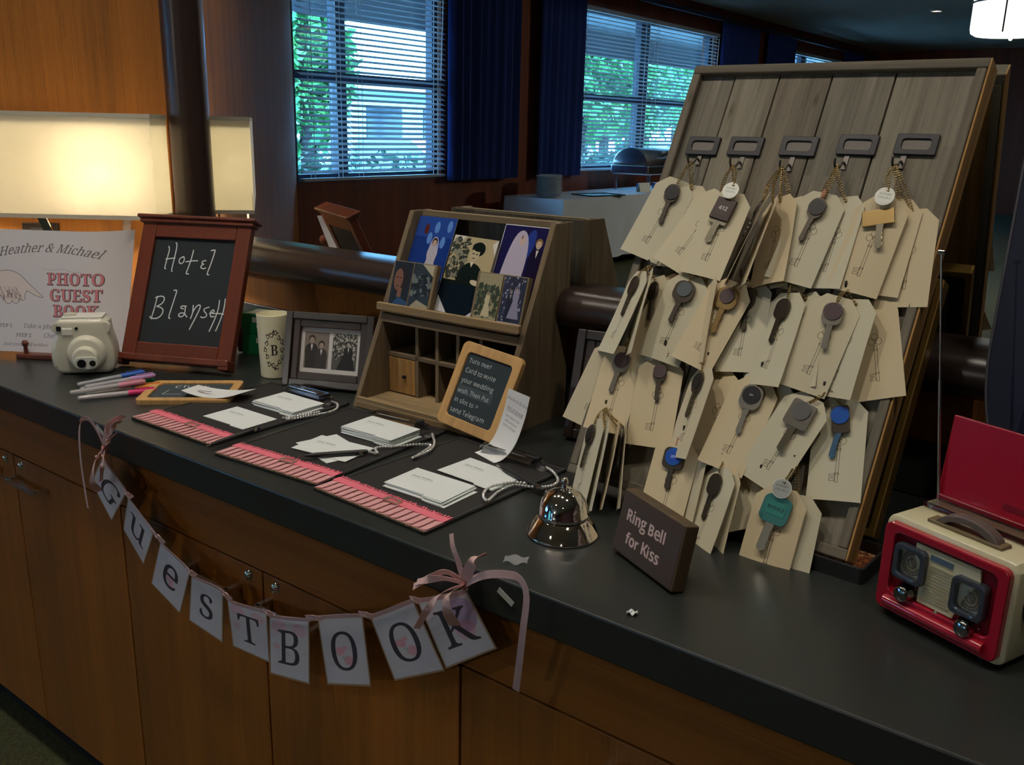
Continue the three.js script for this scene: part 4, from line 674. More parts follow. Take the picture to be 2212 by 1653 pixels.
    // pen with ball chain
    const P = [{ a: [-0.07, -0.19], b: [-0.07, -0.19] }][0];
    const spec = [[[453, 962], [560, 925], 1], [[505 + 150, 985], [795, 976], 0], [[1080, 1008], [1175, 1060], 0]][i];
    const pa = hitY(...spec[0], TOP + 0.011), pb = hitY(...spec[1], TOP + 0.011);
    const p = thing('pen_on_chain', `slim black pen on a silver ball chain, ${['tucked between the first two clipboards', 'lying across the middle clipboard', 'lying by the clip near the bell'][i]}`, 'pen', [pa.x, pa.y, pa.z], Math.atan2(-(pb.z - pa.z), pb.x - pa.x));
    const X = (g) => g.rotateZ(-Math.PI / 2), PL = Math.hypot(pb.x - pa.x, pb.z - pa.z);
    part('barrel', X(lathe([[0, 0], [0.001, 0.001], [0.0035, 0.012], [0.0042, 0.02], [0.0042, PL - 0.004], [0.003, PL], [0, PL]], 16)), M.black, p);
    part('tip', mv(X(cyl(0.0008, 0.0016, 0.01, 10)), -0.003, 0, 0), M.chrome, p);
    part('ferrule', mv(X(cyl(0.0044, 0.0044, 0.006, 14)), PL - 0.012, 0, 0), M.chrome, p);
    const path = [[[612, 903], [660, 897], [690, 890], [640, 898], [620, 906], [690, 895], [725, 885], [728, 872], [718, 868]], [[797, 976], [815, 980], [812, 968], [850, 965], [910, 960], [930, 962], [900, 985], [890, 990], [925, 975], [938, 960], [934, 938]], [[1178, 1062], [1150, 1048], [1110, 1042], [1060, 1052], [1044, 1070], [1052, 1082], [1078, 1062], [1110, 1048], [1150, 1052], [1190, 1050], [1205, 1040], [1195, 1020], [1180, 1010]]][i];
    wpart('ball_chain', beads(path.map(([x, y], k) => hitY(x, y, TOP + 0.0075 + (k % 3) * 0.0012)), 0.0025, 0.0052, 1), mat([0.66, 0.66, 0.66], 0.3, { metal: 0.55 }), p);
    const e = path[path.length - 1], base = hitY(e[0] - 8, e[1] + 4, TOP + 0.004);
    part('chain_anchor', lathe([[0, 0.006], [0.008, 0.005], [0.012, 0.002], [0.013, 0]], 20), M.black, t).position.copy(t.worldToLocal(V(base.x, TOP + 0.004, base.z)));
  });
}

// ------------------------------------------------------------------ desk bell, bell sign
{
  const p = hitY(1215, 1152, TOP), t = thing('desk_bell', 'shiny chrome desk bell with a push button and flared base', 'bell', [p.x, TOP, p.z]);
  part('base', lathe([[0, 0.006], [0.02, 0.003], [0.047, 0.0], [0.049, 0.0015], [0.0485, 0.004], [0.041, 0.016], [0.034, 0.024], [0.03, 0.026], [0, 0.026]], 64), mat([0.82, 0.76, 0.72], 0.06, { metal: 1 }), t);
  part('dome', lathe([[0.033, 0.026], [0.0345, 0.0275], [0.035, 0.031], [0.0332, 0.033], [0.0325, 0.039], [0.029, 0.049], [0.022, 0.0585], [0.013, 0.064], [0.0045, 0.066], [0, 0.066]], 64), M.chrome, t);
  part('button', lathe([[0.004, 0.065], [0.0035, 0.069], [0.005, 0.072], [0.0048, 0.076], [0.003, 0.0795], [0, 0.0805]], 24), M.chrome, t);
}
{
  const w = 0.128, h = 0.083, t = thing('bell_sign', 'brown wooden block sign reading Ring Bell for Kiss', 'sign', [-0.534 + 0.063 * Math.cos(26.45 * RAD), TOP + 0.004, 0.752 + 0.063 * Math.sin(26.45 * RAD)], -26.45 * RAD);
  const tilt = -11 * RAD, blockM = mat([1, 1, 1], 0.6, { map: woodTex([82, 66, 46], 0.14, [0.1, 0.2]) });
  part('block', rb(w, h, 0.02, 0.0025, 0, h / 2, -0.01).rotateX(tilt), blockM, t);
  const tex = canvasTex(640, 416, (x, W2, H2) => {
    x.fillStyle = '#463a33'; x.fillRect(0, 0, W2, H2); for (let i = 0; i < 300; i++) { x.fillStyle = `rgba(${rnd() < 0.5 ? '30,22,18' : '110,95,80'},${rnd() * 0.12})`; x.fillRect(rnd() * W2, rnd() * H2, rr(10, 80), rr(1, 3)); }
    x.fillStyle = '#cdb4b0'; hand(x, 'Ring Bell', 62, 182, 112, 0.02, -0.6, 'bold '); hand(x, 'for Kiss', 104, 334, 112, 0.02, -0.6, 'bold ');
  });
  part('lettering', mv(print(w - 0.006, h - 0.006), 0, h / 2, 0.0004).rotateX(tilt), mat([1, 1, 1], 0.6, { map: tex }), t);
  part('prop', mv(rb(0.02, 0.05, 0.008, 0.001), 0.02, 0.024, -0.042, 0.35), M.crate, t);
}
for (const [px, py, w, label] of [[1365, 1332, 0.012, 'tiny crumpled white paper scrap on the bare counter'], [1112, 1222, 0.03, 'bit of crinkled clear tape on the counter by the ribbon bow']]) {
  const p = hitY(px, py, TOP), g = sheet(w, w * 0.7, (u, v) => 0.0025 * Math.sin(u * 9 + v * 4) * Math.cos(v * 7), 8, 6).rotateX(-Math.PI / 2);
  const m = single(w < 0.02 ? 'paper_scrap' : 'tape_bit', g, w < 0.02 ? M.paper : mat([0.9, 0.92, 0.95], 0.12, { transmission: 0.85, thickness: 0 }), label, w < 0.02 ? 'paper scrap' : 'tape'); m.position.set(p.x, TOP + 0.003, p.z); m.rotation.y = 0.5;
}

// ------------------------------------------------------------------ key board
const BW = 0.43, BH = 0.669, BY = 0.938, BYAW = -3.84 * RAD, BTILT = 26 * RAD;
const BU = V(Math.cos(BYAW), 0, -Math.sin(BYAW)), BN0 = V(Math.sin(BYAW), 0, Math.cos(BYAW));
const BV = V(0, Math.cos(BTILT), 0).addScaledVector(BN0, -Math.sin(BTILT)), BN = BU.clone().cross(BV), B0 = V(-0.706, BY, 0.593);
const onBoard = (px, py, off = 0) => { const d = ray(px, py), o = B0.clone().addScaledVector(BN, off); return CAM.clone().addScaledVector(d, o.sub(CAM).dot(BN) / d.dot(BN)); };
const boardUV = (px, py, off = 0) => { const p = onBoard(px, py, off).sub(B0); return [p.dot(BU), p.dot(BV)]; };
{
  const t = thing('key_board', 'large weathered plank board with hooks, hung full of key tags', 'key board', B0);
  t.quaternion.setFromRotationMatrix(new THREE.Matrix4().makeBasis(BU, BV, BN)); t.updateMatrixWorld(true);
  const fr = [0, 0.163, 0.333, 0.52, 0.727, 1], ms = [M.grey, M.grey3, M.grey2, M.grey, M.grey3];
  for (let i = 0; i < 5; i++) { const a = fr[i] * BW + 0.0012, b = fr[i + 1] * BW - 0.0012; part('plank', rb(b - a, BH - 0.01, 0.008, 0.001, (a + b) / 2, BH / 2, -0.004 + rr(-0.0012, 0.0004)), ms[i], t); }
  part('backing', bx(BW - 0.01, BH - 0.01, 0.004, BW / 2, BH / 2, -0.0112), M.rawSide, t);
  const rim = (g) => part('frame_rail', g, M.grey2, t);
  rim(rb(BW, 0.014, 0.036, 0.002, BW / 2, BH - 0.007, -0.008, true)); rim(rb(BW, 0.014, 0.036, 0.002, BW / 2, 0.007, -0.008, true));
  rim(rb(0.014, BH - 0.028, 0.036, 0.002, 0.007, BH / 2, -0.008)); rim(rb(0.012, BH - 0.028, 0.036, 0.002, BW - 0.008, BH / 2, -0.008));
  part('raw_side', rb(0.003, BH, 0.034, 0.001, BW + 0.0005, BH / 2, -0.008), M.rawSide, t, 'raw unweathered side edge');
  for (const [px, py] of [[1519, 316], [1611, 317], [1726, 317], [1853, 314], [1980, 313]]) {
    const [u, v] = boardUV(px, py, 0.002);
    part('label_holder', mv(ext(frameShape(0.054, 0.03, 0.037, 0.015, 0.002), 0.003, 0.001), u, v, 0.0005), M.antique, t, 'dark metal label holder');
    part('label_plate', bx(0.04, 0.018, 0.001, u, v, 0.0016), mat([0.16, 0.14, 0.12], 0.6), t);
  }
}
const HOOKS = [[[1492, 352], [1583, 360], [1690, 366], [1808, 362], [1932, 360]], [[1408, 578], [1502, 590], [1606, 600], [1708, 618], [1832, 626]], [[1366, 732], [1444, 752], [1536, 778], [1652, 800], [1786, 842]], [[1316, 880], [1484, 936], [1566, 995], [1650, 1020], [1722, 1000]]];
const hookAt = (r, c) => { const p = onBoard(...HOOKS[r][c], 0.016); return p; };
{
  const board = scene.getObjectByName('key_board'), hookM = mat([0.12, 0.11, 0.1], 0.35, { metal: 0.9 });
  for (let r = 0; r < 4; r++) for (let c = 0; c < 5; c++) {
    const [u, v] = boardUV(...HOOKS[r][c], 0.016);
    part('hook', [tube([V(u + 0.003, v + 0.012, 0.0), V(u + 0.003, v + 0.011, 0.008), V(u + 0.0015, v + 0.001, 0.013), V(u, v - 0.003, 0.019), V(u - 0.001, v + 0.003, 0.026), V(u - 0.001, v + 0.008, 0.028)], 0.0017, 18, 6), bx(0.007, 0.024, 0.002, u + 0.003, v + 0.016, 0.001)], hookM, board);
  }
}
const tagTex = canvasTex(200, 400, (x, w, h) => {
  x.fillStyle = '#e3d9bd'; x.fillRect(0, 0, w, h); for (let i = 0; i < 900; i++) { x.fillStyle = `rgba(${rnd() < 0.5 ? '255,250,230' : '170,150,110'},${rnd() * 0.1})`; x.fillRect(rnd() * w, rnd() * h, rr(1, 6), rr(1, 2)); }
  x.strokeStyle = 'rgba(96,86,72,0.75)'; x.lineWidth = 2.2; x.save(); x.translate(w / 2 + 6, 175);
  for (const [a, b] of [[-13, -6], [13, -6], [0, -24]]) { x.beginPath(); x.ellipse(a, b, 12, 14, 0, 0, 7); x.stroke(); }
  x.strokeRect(-5, 12, 10, 142); x.strokeRect(-7, 24, 14, 7); x.strokeRect(-7, 118, 14, 6); x.strokeRect(-27, 124, 20, 9); x.strokeRect(-27, 140, 20, 9); x.restore();
});
const tagM = [mat([0.84, 0.87, 0.87], 0.85, { map: tagTex, transmission: 0.14 }), mat([0.9, 0.84, 0.74], 0.85, { map: tagTex, transmission: 0.14 }), mat([0.87, 0.87, 0.83], 0.85, { map: tagTex, transmission: 0.14 })];
const TL = 0.133, TWD = 0.0667;
function tagGeo(bend, roll) {                                   // a shipping tag hanging down from its clipped top edge, with a reinforced hole patch left out
  const rows = [0, 0.06, 0.13, 0.3, 0.5, 0.7, 0.85, 1], nx = 4, pos = [], uv = [], idx = [];
  const n1 = rows.length * (nx + 1);
  for (const s of [1, -1]) for (const t of rows) { const hw = TWD / 2 * (t < 0.13 ? 0.5 + 0.5 * t / 0.13 : 1); for (let i = 0; i <= nx; i++) { const a = (i / nx * 2 - 1); pos.push(a * hw, -t * TL + 0.006, bend * t * t + roll * a * a * t + s * 0.0003); uv.push(0.5 + a * hw / TWD, 1 - t); } }
  for (let j = 0; j < rows.length - 1; j++) for (let i = 0; i < nx; i++) { const a = j * (nx + 1) + i, b = a + 1, c = a + nx + 1, d = c + 1; idx.push(a, d, b, a, c, d, n1 + a, n1 + b, n1 + d, n1 + a, n1 + d, n1 + c); }
  const rim = []; for (let i = 0; i < nx; i++) rim.push(i); for (let j = 0; j < rows.length - 1; j++) rim.push(j * (nx + 1) + nx); for (let i = nx; i > 0; i--) rim.push((rows.length - 1) * (nx + 1) + i); for (let j = rows.length - 1; j > 0; j--) rim.push(j * (nx + 1));
  rim.forEach((a, k) => { const b = rim[(k + 1) % rim.length]; idx.push(a, b, n1 + b, a, n1 + b, n1 + a); });
  const g = new THREE.BufferGeometry(); g.setAttribute('position', new THREE.Float32BufferAttribute(pos, 3)); g.setAttribute('uv', new THREE.Float32BufferAttribute(uv, 2)); g.setIndex(idx);
  return toCreasedNormals(g, 0.6);
}
const keyM = { iron: mat([0.1, 0.085, 0.07], 0.4, { metal: 0.9 }), steel: mat([0.42, 0.4, 0.35], 0.3, { metal: 1 }), brass: mat([0.36, 0.25, 0.11], 0.35, { metal: 1 }), nickel: mat([0.5, 0.46, 0.36], 0.25, { metal: 1 }), teal: mat([0.06, 0.24, 0.24], 0.35, { metal: 0.6 }), blueSteel: mat([0.1, 0.2, 0.32], 0.3, { metal: 0.9 }) };
const blade = (L, w) => { const p = [[-w / 2, 0], [-w / 2, -L * 0.9], [0, -L]]; for (let i = 7; i >= 0; i--) p.push([w / 2 - (i % 2 ? 0.0016 : 0.0004) * (i < 6 ? 1 : 0), -L * (0.2 + i * 0.1)]); p.push([w / 2, 0]); return ext(p, 0.002, 0.0003); };
const inkText = (txt, bg, fg, size = 60) => mat([1, 1, 1], 0.5, { map: canvasTex(128, 128, (x) => { x.fillStyle = bg; x.fillRect(0, 0, 128, 128); x.fillStyle = fg; x.font = `bold ${size}px sans-serif`; x.textAlign = 'center'; x.fillText(txt, 64, 64 + size * 0.36); }) });
const discScribble = mat([1, 1, 1], 0.35, { metal: 0.6, map: canvasTex(128, 128, (x) => { x.fillStyle = '#b9bcb6'; x.fillRect(0, 0, 128, 128); x.strokeStyle = '#7d817c'; x.lineWidth = 3; for (const y of [56, 84]) for (let i = 0; i < 7; i++) { x.beginPath(); x.moveTo(26 + i * 12, y); x.lineTo(28 + i * 12 + rr(-3, 6), y - 16); x.lineTo(34 + i * 12, y - rr(0, 12)); x.stroke(); } }) });
const PLASTIC = { black: mat([0.015, 0.014, 0.016], 0.4), brown: mat([0.035, 0.014, 0.012], 0.45), blue: mat([0.01, 0.09, 0.42], 0.35), grey: mat([0.1, 0.1, 0.1], 0.5), red: mat([0.35, 0.1, 0.07], 0.5), plum: mat([0.07, 0.04, 0.045], 0.45), slate: mat([0.09, 0.11, 0.12], 0.4) };
function addKey(t, type, z) {                                   // the key hangs in front of its tag, bow at the top
  const k = new THREE.Group(); k.name = 'key'; t.add(k); k.position.set(0, -0.006, z); k.rotation.z = rr(-0.1, 0.16);
  const ring = (w, h, r, m, y) => part('bow', mv(ext(rrect(w, h, r), 0.0022, 0.0004), 0, y, 0), m, k);
  const dot = (r, m, y, z2 = 0.0028) => part('head_cover', mv(cyl(r, r, 0.0022, 26), 0, y, z2, Math.PI / 2), m, k);
  const text = (txt, bg, fg, w, h, y, z2, size) => part('number', mv(print(w, h), 0, y, z2), inkText(txt, bg, fg, size), k);
  switch (type) {
    case 'square412': part('head_cover', rb(0.031, 0.033, 0.005, 0.001, 0, -0.018, 0.002), PLASTIC.brown, k); text('412', '#3c2a28', '#c4bcc0', 0.02, 0.02, -0.017, 0.0047, 54); part('bow', rb(0.028, 0.008, 0.002, 0.0005, 0, -0.037, 0.001), keyM.nickel, k); part('blade', mv(blade(0.034, 0.011), 0, -0.037, 0), keyM.nickel, k); break;
    case 'wideBrass': part('bow', rb(0.04, 0.022, 0.0025, 0.001, -0.006, -0.016, 0.001).rotateZ(0.3), keyM.brass, k); part('blade', mv(blade(0.034, 0.009), 0.004, -0.026, 0, 0, 0, 0.2), keyM.nickel, k); break;
    case 'bigBrass': ring(0.034, 0.032, 0.012, keyM.brass, -0.015); dot(0.011, PLASTIC.plum, -0.012); part('blade', mv(blade(0.04, 0.009), 0, -0.029, 0), keyM.brass, k); break;
    case 'silverSquare': ring(0.034, 0.036, 0.004, keyM.steel, -0.016); dot(0.0125, PLASTIC.grey, -0.011); part('blade', mv(blade(0.038, 0.0095), 0, -0.033, 0), keyM.nickel, k); break;
    case 'blueDisc': ring(0.032, 0.03, 0.008, keyM.iron, -0.014); dot(0.0125, PLASTIC.blue, -0.012); text('201', '#1446b4', '#9cc0e8', 0.012, 0.012, -0.012, 0.0042, 56); part('blade', mv(blade(0.032, 0.008), 0, -0.027, 0), keyM.iron, k); break;
    case 'blueSide': ring(0.022, 0.036, 0.003, keyM.iron, -0.017); dot(0.0115, PLASTIC.blue, -0.012); part('blade', mv(blade(0.036, 0.008), -0.002, -0.033, 0, 0, 0, -0.3), keyM.blueSteel, k); break;
    case 'teal': ring(0.037, 0.036, 0.009, keyM.teal, -0.018); text('BOX2', '#2d7f78', '#0f3a3a', 0.026, 0.018, -0.016, 0.0031, 44); part('blade', mv(blade(0.04, 0.012), 0, -0.034, 0), keyM.steel, k); break;
    case 'dark201': ring(0.03, 0.034, 0.011, keyM.steel, -0.016); dot(0.0125, PLASTIC.black, -0.013); text('201', '#141416', '#b0b0b0', 0.009, 0.009, -0.013, 0.0041, 56); part('blade', mv(blade(0.038, 0.008), 0, -0.031, 0), keyM.steel, k); break;
    case 'black': ring(0.022, 0.03, 0.01, keyM.iron, -0.013); dot(0.0115, PLASTIC.black, -0.012); part('blade', mv(blade(0.038, 0.0075), 0, -0.026, 0), keyM.iron, k); break;
    case 'plum': ring(0.026, 0.03, 0.009, keyM.steel, -0.014); dot(0.0118, PLASTIC.plum, -0.011); part('blade', mv(blade(0.036, 0.008), 0, -0.027, 0), keyM.steel, k); break;
    case 'plumSmall': ring(0.02, 0.026, 0.009, keyM.iron, -0.012); dot(0.0095, PLASTIC.plum, -0.011); part('blade', mv(blade(0.032, 0.007), 0, -0.023, 0), keyM.iron, k); break;
    case 'silver': ring(0.032, 0.032, 0.012, keyM.iron, -0.015); dot(0.011, PLASTIC.slate, -0.012); part('blade', mv(blade(0.036, 0.008), 0, -0.029, 0), keyM.iron, k); break;
    default: ring(0.024, 0.03, 0.011, keyM.iron, -0.013); part('blade', mv(blade(0.036, 0.0075), 0, -0.026, 0), keyM.iron, k);
  }
  return k;
}
{ // row, hook, top px, bottom px, lift off the board at top and bottom, twist about the long axis, key, words
  const T = [
    // top row
    [0, 0, 1493, 408, 1440, 590, 0.008, 0.01, 8, '', 'manila tag mostly hidden behind the square brown 412 key tag'],
    [0, 0, 1464, 396, 1386, 544, 0.014, 0.016, 10, 'black', 'manila tag with a slim black key beside the 412 key'],
    [0, 1, 1556, 424, 1452, 570, 0.018, 0.022, 0, '', 'manila tag fanned out under the square brown 412 key'],
    [0, 1, 1581, 424, 1512, 594, 0.024, 0.028, 4, 'square412', 'manila tag with a square brown key numbered 412 and white disc', 'disc'],
    [0, 2, 1709, 438, 1700, 600, 0.008, 0.01, -10, '', 'manila tag farthest back between the 412 key and oval black key'],
    [0, 2, 1686, 434, 1655, 628, 0.02, 0.024, -26, '', 'manila tag turned sideways with its stamped key showing, beside the edge-on tags'],
    [0, 2, 1672, 436, 1600, 608, 0.038, 0.04, -56, '', 'manila tag seen edge-on, second of the edge-on pair by the 412 key'],
    [0, 2, 1656, 430, 1563, 604, 0.042, 0.044, -60, 'plumSmall', 'manila tag seen edge-on with a dark key hanging off its side'],
    [0, 3, 1760, 440, 1690, 620, 0.009, 0.011, -6, '', 'pinkish manila tag showing below the oval black key tag'],
    [0, 3, 1827, 434, 1768, 628, 0.015, 0.018, -18, '', 'manila tag half hidden beside the oval black key tag'],
    [0, 3, 1779, 426, 1702, 608, 0.024, 0.028, 6, 'black', 'manila tag with an oval black headed key and red ring', 'red'],
    [0, 4, 1972, 462, 1950, 612, 0.008, 0.01, -4, '', 'manila tag swung outward at the board edge, stamped key showing'],
    [0, 4, 1940, 438, 1880, 640, 0.013, 0.015, 4, '', 'manila tag just peeking out below the wide brass key tag'],
    [0, 4, 1912, 438, 1836, 632, 0.022, 0.026, 4, 'wideBrass', 'manila tag with a wide brass key under a blank white disc', 'disc'],
    // second row
    [1, 0, 1420, 606, 1388, 742, 0.01, 0.012, -30, 'iron', 'manila tag in shadow at the inner side of the bunched tags'],
    [1, 0, 1404, 592, 1360, 730, 0.036, 0.038, -52, '', 'manila tag with orange glow behind the bunched front tag'],
    [1, 0, 1383, 594, 1328, 728, 0.034, 0.032, -34, 'iron', 'front manila tag of the bunch hanging past the frame edge'],
    [1, 1, 1470, 606, 1400, 740, 0.008, 0.01, 0, '', 'manila tag in shade under the slate-grey disc key'],
    [1, 1, 1530, 604, 1490, 770, 0.016, 0.018, -40, '', 'manila tag turned aside behind the slate-grey disc key'],
    [1, 1, 1492, 604, 1424, 766, 0.024, 0.027, 8, 'silver', 'manila tag with a round grey headed key in the second row'],
    [1, 2, 1622, 618, 1592, 796, 0.012, 0.014, -4, 'iron', 'broad manila tag behind the big brass key tag'],
    [1, 2, 1586, 618, 1494, 780, 0.024, 0.028, 2, 'bigBrass', 'manila tag with a big worn brass key'],
    [1, 3, 1741, 644, 1722, 824, 0.014, 0.016, -24, '', 'orange-lit manila tag to the side of the long iron key'],
    [1, 3, 1704, 642, 1652, 806, 0.024, 0.027, -22, 'iron', 'manila tag with a long tapering iron key and plum disc'],
    [1, 4, 1880, 660, 1896, 848, 0.008, 0.01, -2, '', 'manila tag nearest the gilt frame with a stamped key'],
    [1, 4, 1850, 656, 1788, 846, 0.02, 0.024, -18, '', 'manila tag folded aside behind the maroon headed key'],
    [1, 4, 1810, 650, 1736, 820, 0.028, 0.032, 6, 'plum', 'manila tag with a dark maroon headed key at the gilt frame side'],
    // third row
    [2, 0, 1332, 756, 1282, 860, 0.008, 0.01, 14, '', 'manila tag corner sticking out under the plum headed key'],
    [2, 0, 1354, 758, 1314, 902, 0.02, 0.024, 8, 'plum', 'manila tag with a round plum headed key near the picture frame'],
    [2, 1, 1431, 782, 1404, 934, 0.016, 0.019, 14, 'plumSmall', 'manila tag with a small plum headed key'],
    [2, 2, 1557, 812, 1532, 990, 0.01, 0.012, -10, '', 'yellowish manila tag in shadow, its stamped key visible'],
    [2, 2, 1522, 802, 1472, 950, 0.026, 0.028, -36, 'black', 'narrow manila tag turned sideways with a black headed key'],
    [2, 3, 1676, 836, 1650, 990, 0.01, 0.013, -22, '', 'orange-lit manila tag behind the black 201 key tag'],
    [2, 3, 1638, 828, 1562, 1000, 0.022, 0.026, 4, 'dark201', 'manila tag with a black disc key numbered 201'],
    [2, 4, 1818, 870, 1800, 1080, 0.01, 0.012, 2, 'blueSide', 'broad manila tag with a blue-tinted key half tucked under a tag'],
    [2, 4, 1750, 866, 1645, 1024, 0.026, 0.03, -2, 'silverSquare', 'manila tag with a large square silver key'],
    // bottom row
    [3, 0, 1352, 916, 1330, 1092, 0.022, 0.026, -58, 'iron', 'edge-on manila tag of the low bunch, innermost'],
    [3, 0, 1334, 918, 1306, 1088, 0.032, 0.034, -54, '', 'edge-on manila tag of the low bunch, third'],
    [3, 0, 1310, 920, 1276, 1076, 0.038, 0.04, -50, '', 'edge-on manila tag of the low bunch, second'],
    [3, 0, 1288, 914, 1248, 1062, 0.034, 0.038, -36, 'black', 'outermost tag of the low bunch beside the bell, black headed key'],
    [3, 1, 1500, 980, 1470, 1120, 0.01, 0.013, -30, '', 'manila tag behind the bright blue disc key'],
    [3, 1, 1466, 962, 1428, 1112, 0.02, 0.024, 4, 'blueDisc', 'manila tag with a bright blue disc key', 'red'],
    [3, 2, 1576, 1024, 1528, 1190, 0.02, 0.024, -36, '', 'manila tag behind the toothed iron key over the bell sign'],
    [3, 2, 1558, 1020, 1502, 1190, 0.03, 0.034, -26, 'iron', 'narrow manila tag with a toothed iron key over the bell sign'],
    [3, 3, 1650, 1078, 1560, 1098, 0.012, 0.012, 0, '', 'manila tag turned on its side, stamped key lying level'],
    [3, 4, 1722, 1078, 1688, 1236, 0.024, 0.02, 4, '', 'manila tag behind the teal key'],
    [3, 4, 1692, 1064, 1636, 1256, 0.034, 0.03, 4, 'teal', 'lowest manila tag with a teal square headed key', 'disc'],
  ];
  for (const [r, c, tx, ty, bx2, by, lt, lb, tw, key, label, extra] of T) {
    const p = onBoard(tx, ty, lt), q = onBoard(bx2, by, lb), Y = p.clone().sub(q).normalize();
    const X0 = Y.clone().cross(BN).normalize(), Xa = X0.applyAxisAngle(Y, tw * RAD), Z = Xa.clone().cross(Y).normalize(), X = Y.clone().cross(Z).normalize();
    const t = thing('key_tag', label, 'key tag', p, 0, 'key tags on the weathered board');
    t.quaternion.setFromRotationMatrix(new THREE.Matrix4().makeBasis(X, Y, Z)); t.updateMatrixWorld(true);
    part('card', tagGeo(rr(-0.004, 0.006) + (tw > 40 ? 0.008 : 0), rr(-0.004, 0.001)), tagM[Math.floor(rnd() * 3)], t);
    const h = hookAt(r, c), hl = t.worldToLocal(h.clone().addScaledVector(BN, 0.004));
    let end = V(0, -0.001, 0.0012);
    if (key) { addKey(t, key, 0.0035); end = V(0, -0.004, 0.003); }
    if (extra === 'disc') { const d = part('white_disc', mv(cyl(0.0125, 0.0125, 0.0012, 28), 0, 0.004, 0.0105, Math.PI / 2), M.white, t, 'white metal disc'); part('engraving', mv(new THREE.CircleGeometry(0.0118, 26), 0, 0.004, 0.0113), discScribble, d); end = V(0, 0.012, 0.0105); }
    if (extra === 'red') part('red_band', mv(bx(0.006, 0.012, 0.002), 0.0, 0.004, 0.0025), PLASTIC.red, t);
    const mid = hl.clone().lerp(end, 0.5).add(V(rr(-0.004, 0.004), -0.002, 0.003));
    part('chain', [beads([hl, mid, end], 0.0016, 0.0036, 0), beads([hl.clone().add(V(0.003, 0, 0.002)), mid.clone().add(V(0.005, 0.002, 0.003)), end.clone().add(V(0.002, 0, 0.001))], 0.0016, 0.0036, 0)], M.brass, t);
  }
}
{ // tray at the foot of the board, gilt frame behind it
  const p = V(-0.3, TOP, 0.59), t = thing('lined_tray', 'small black tray with orange patterned lining under the board foot', 'tray', [p.x, p.y, p.z], BYAW);
  const lining = mat([1, 1, 1], 0.7, { map: canvasTex(128, 128, (x) => { x.fillStyle = '#8a4a22'; x.fillRect(0, 0, 128, 128); for (let i = 0; i < 200; i++) { x.fillStyle = ['#c8773a', '#e0a060', '#5a2a16', '#d0c0a0'][rnd() * 4 | 0]; x.beginPath(); x.ellipse(rnd() * 128, rnd() * 128, rr(2, 9), rr(1, 4), rnd() * 3, 0, 7); x.fill(); } }, [0.06, 0.06]) });
  part('rim', ext(frameShape(0.1, 0.09, 0.092, 0.082, 0.006), 0.02, 0.001).rotateX(-Math.PI / 2), M.black, t);
  part('lining', bx(0.094, 0.005, 0.084, 0, 0.0027, 0), lining, t);
  const g = thing('gilt_frame', 'ornate dark and gilt picture frame leaning behind the key board', 'picture frame', [-0.475, TOP + 0.01, 0.5], BYAW);
  const gw = 0.4, gh = 0.36, lean = 24 * RAD, gold = mat([0.42, 0.26, 0.07], 0.35, { metal: 0.8 });
  const L = (q) => q.rotateX(-lean);
  part('outer_gilt', L(mv(ext(frameShape(gw, gh, gw - 0.02, gh - 0.02, 0.003), 0.022, 0.002), 0, gh / 2, -0.02)), gold, g, 'gilt outer moulding');
  part('dark_band', L(mv(ext(frameShape(gw - 0.018, gh - 0.018, gw - 0.06, gh - 0.06, 0.003), 0.014, 0.002), 0, gh / 2, -0.018)), M.espresso, g);
  const orn = []; for (let i = 0; i < 26; i++) for (const s of [-1, 1]) orn.push(mv(new THREE.IcosahedronGeometry(0.0055, 1), s * (gw / 2 - 0.019), 0.02 + i * (gh - 0.04) / 25, -0.002)); part('bead_ornament', L(merge(orn)), M.antique, g);
  part('picture', L(bx(gw - 0.05, gh - 0.05, 0.003, 0, gh / 2, -0.014)), mat([0.12, 0.1, 0.08], 0.6), g);
}

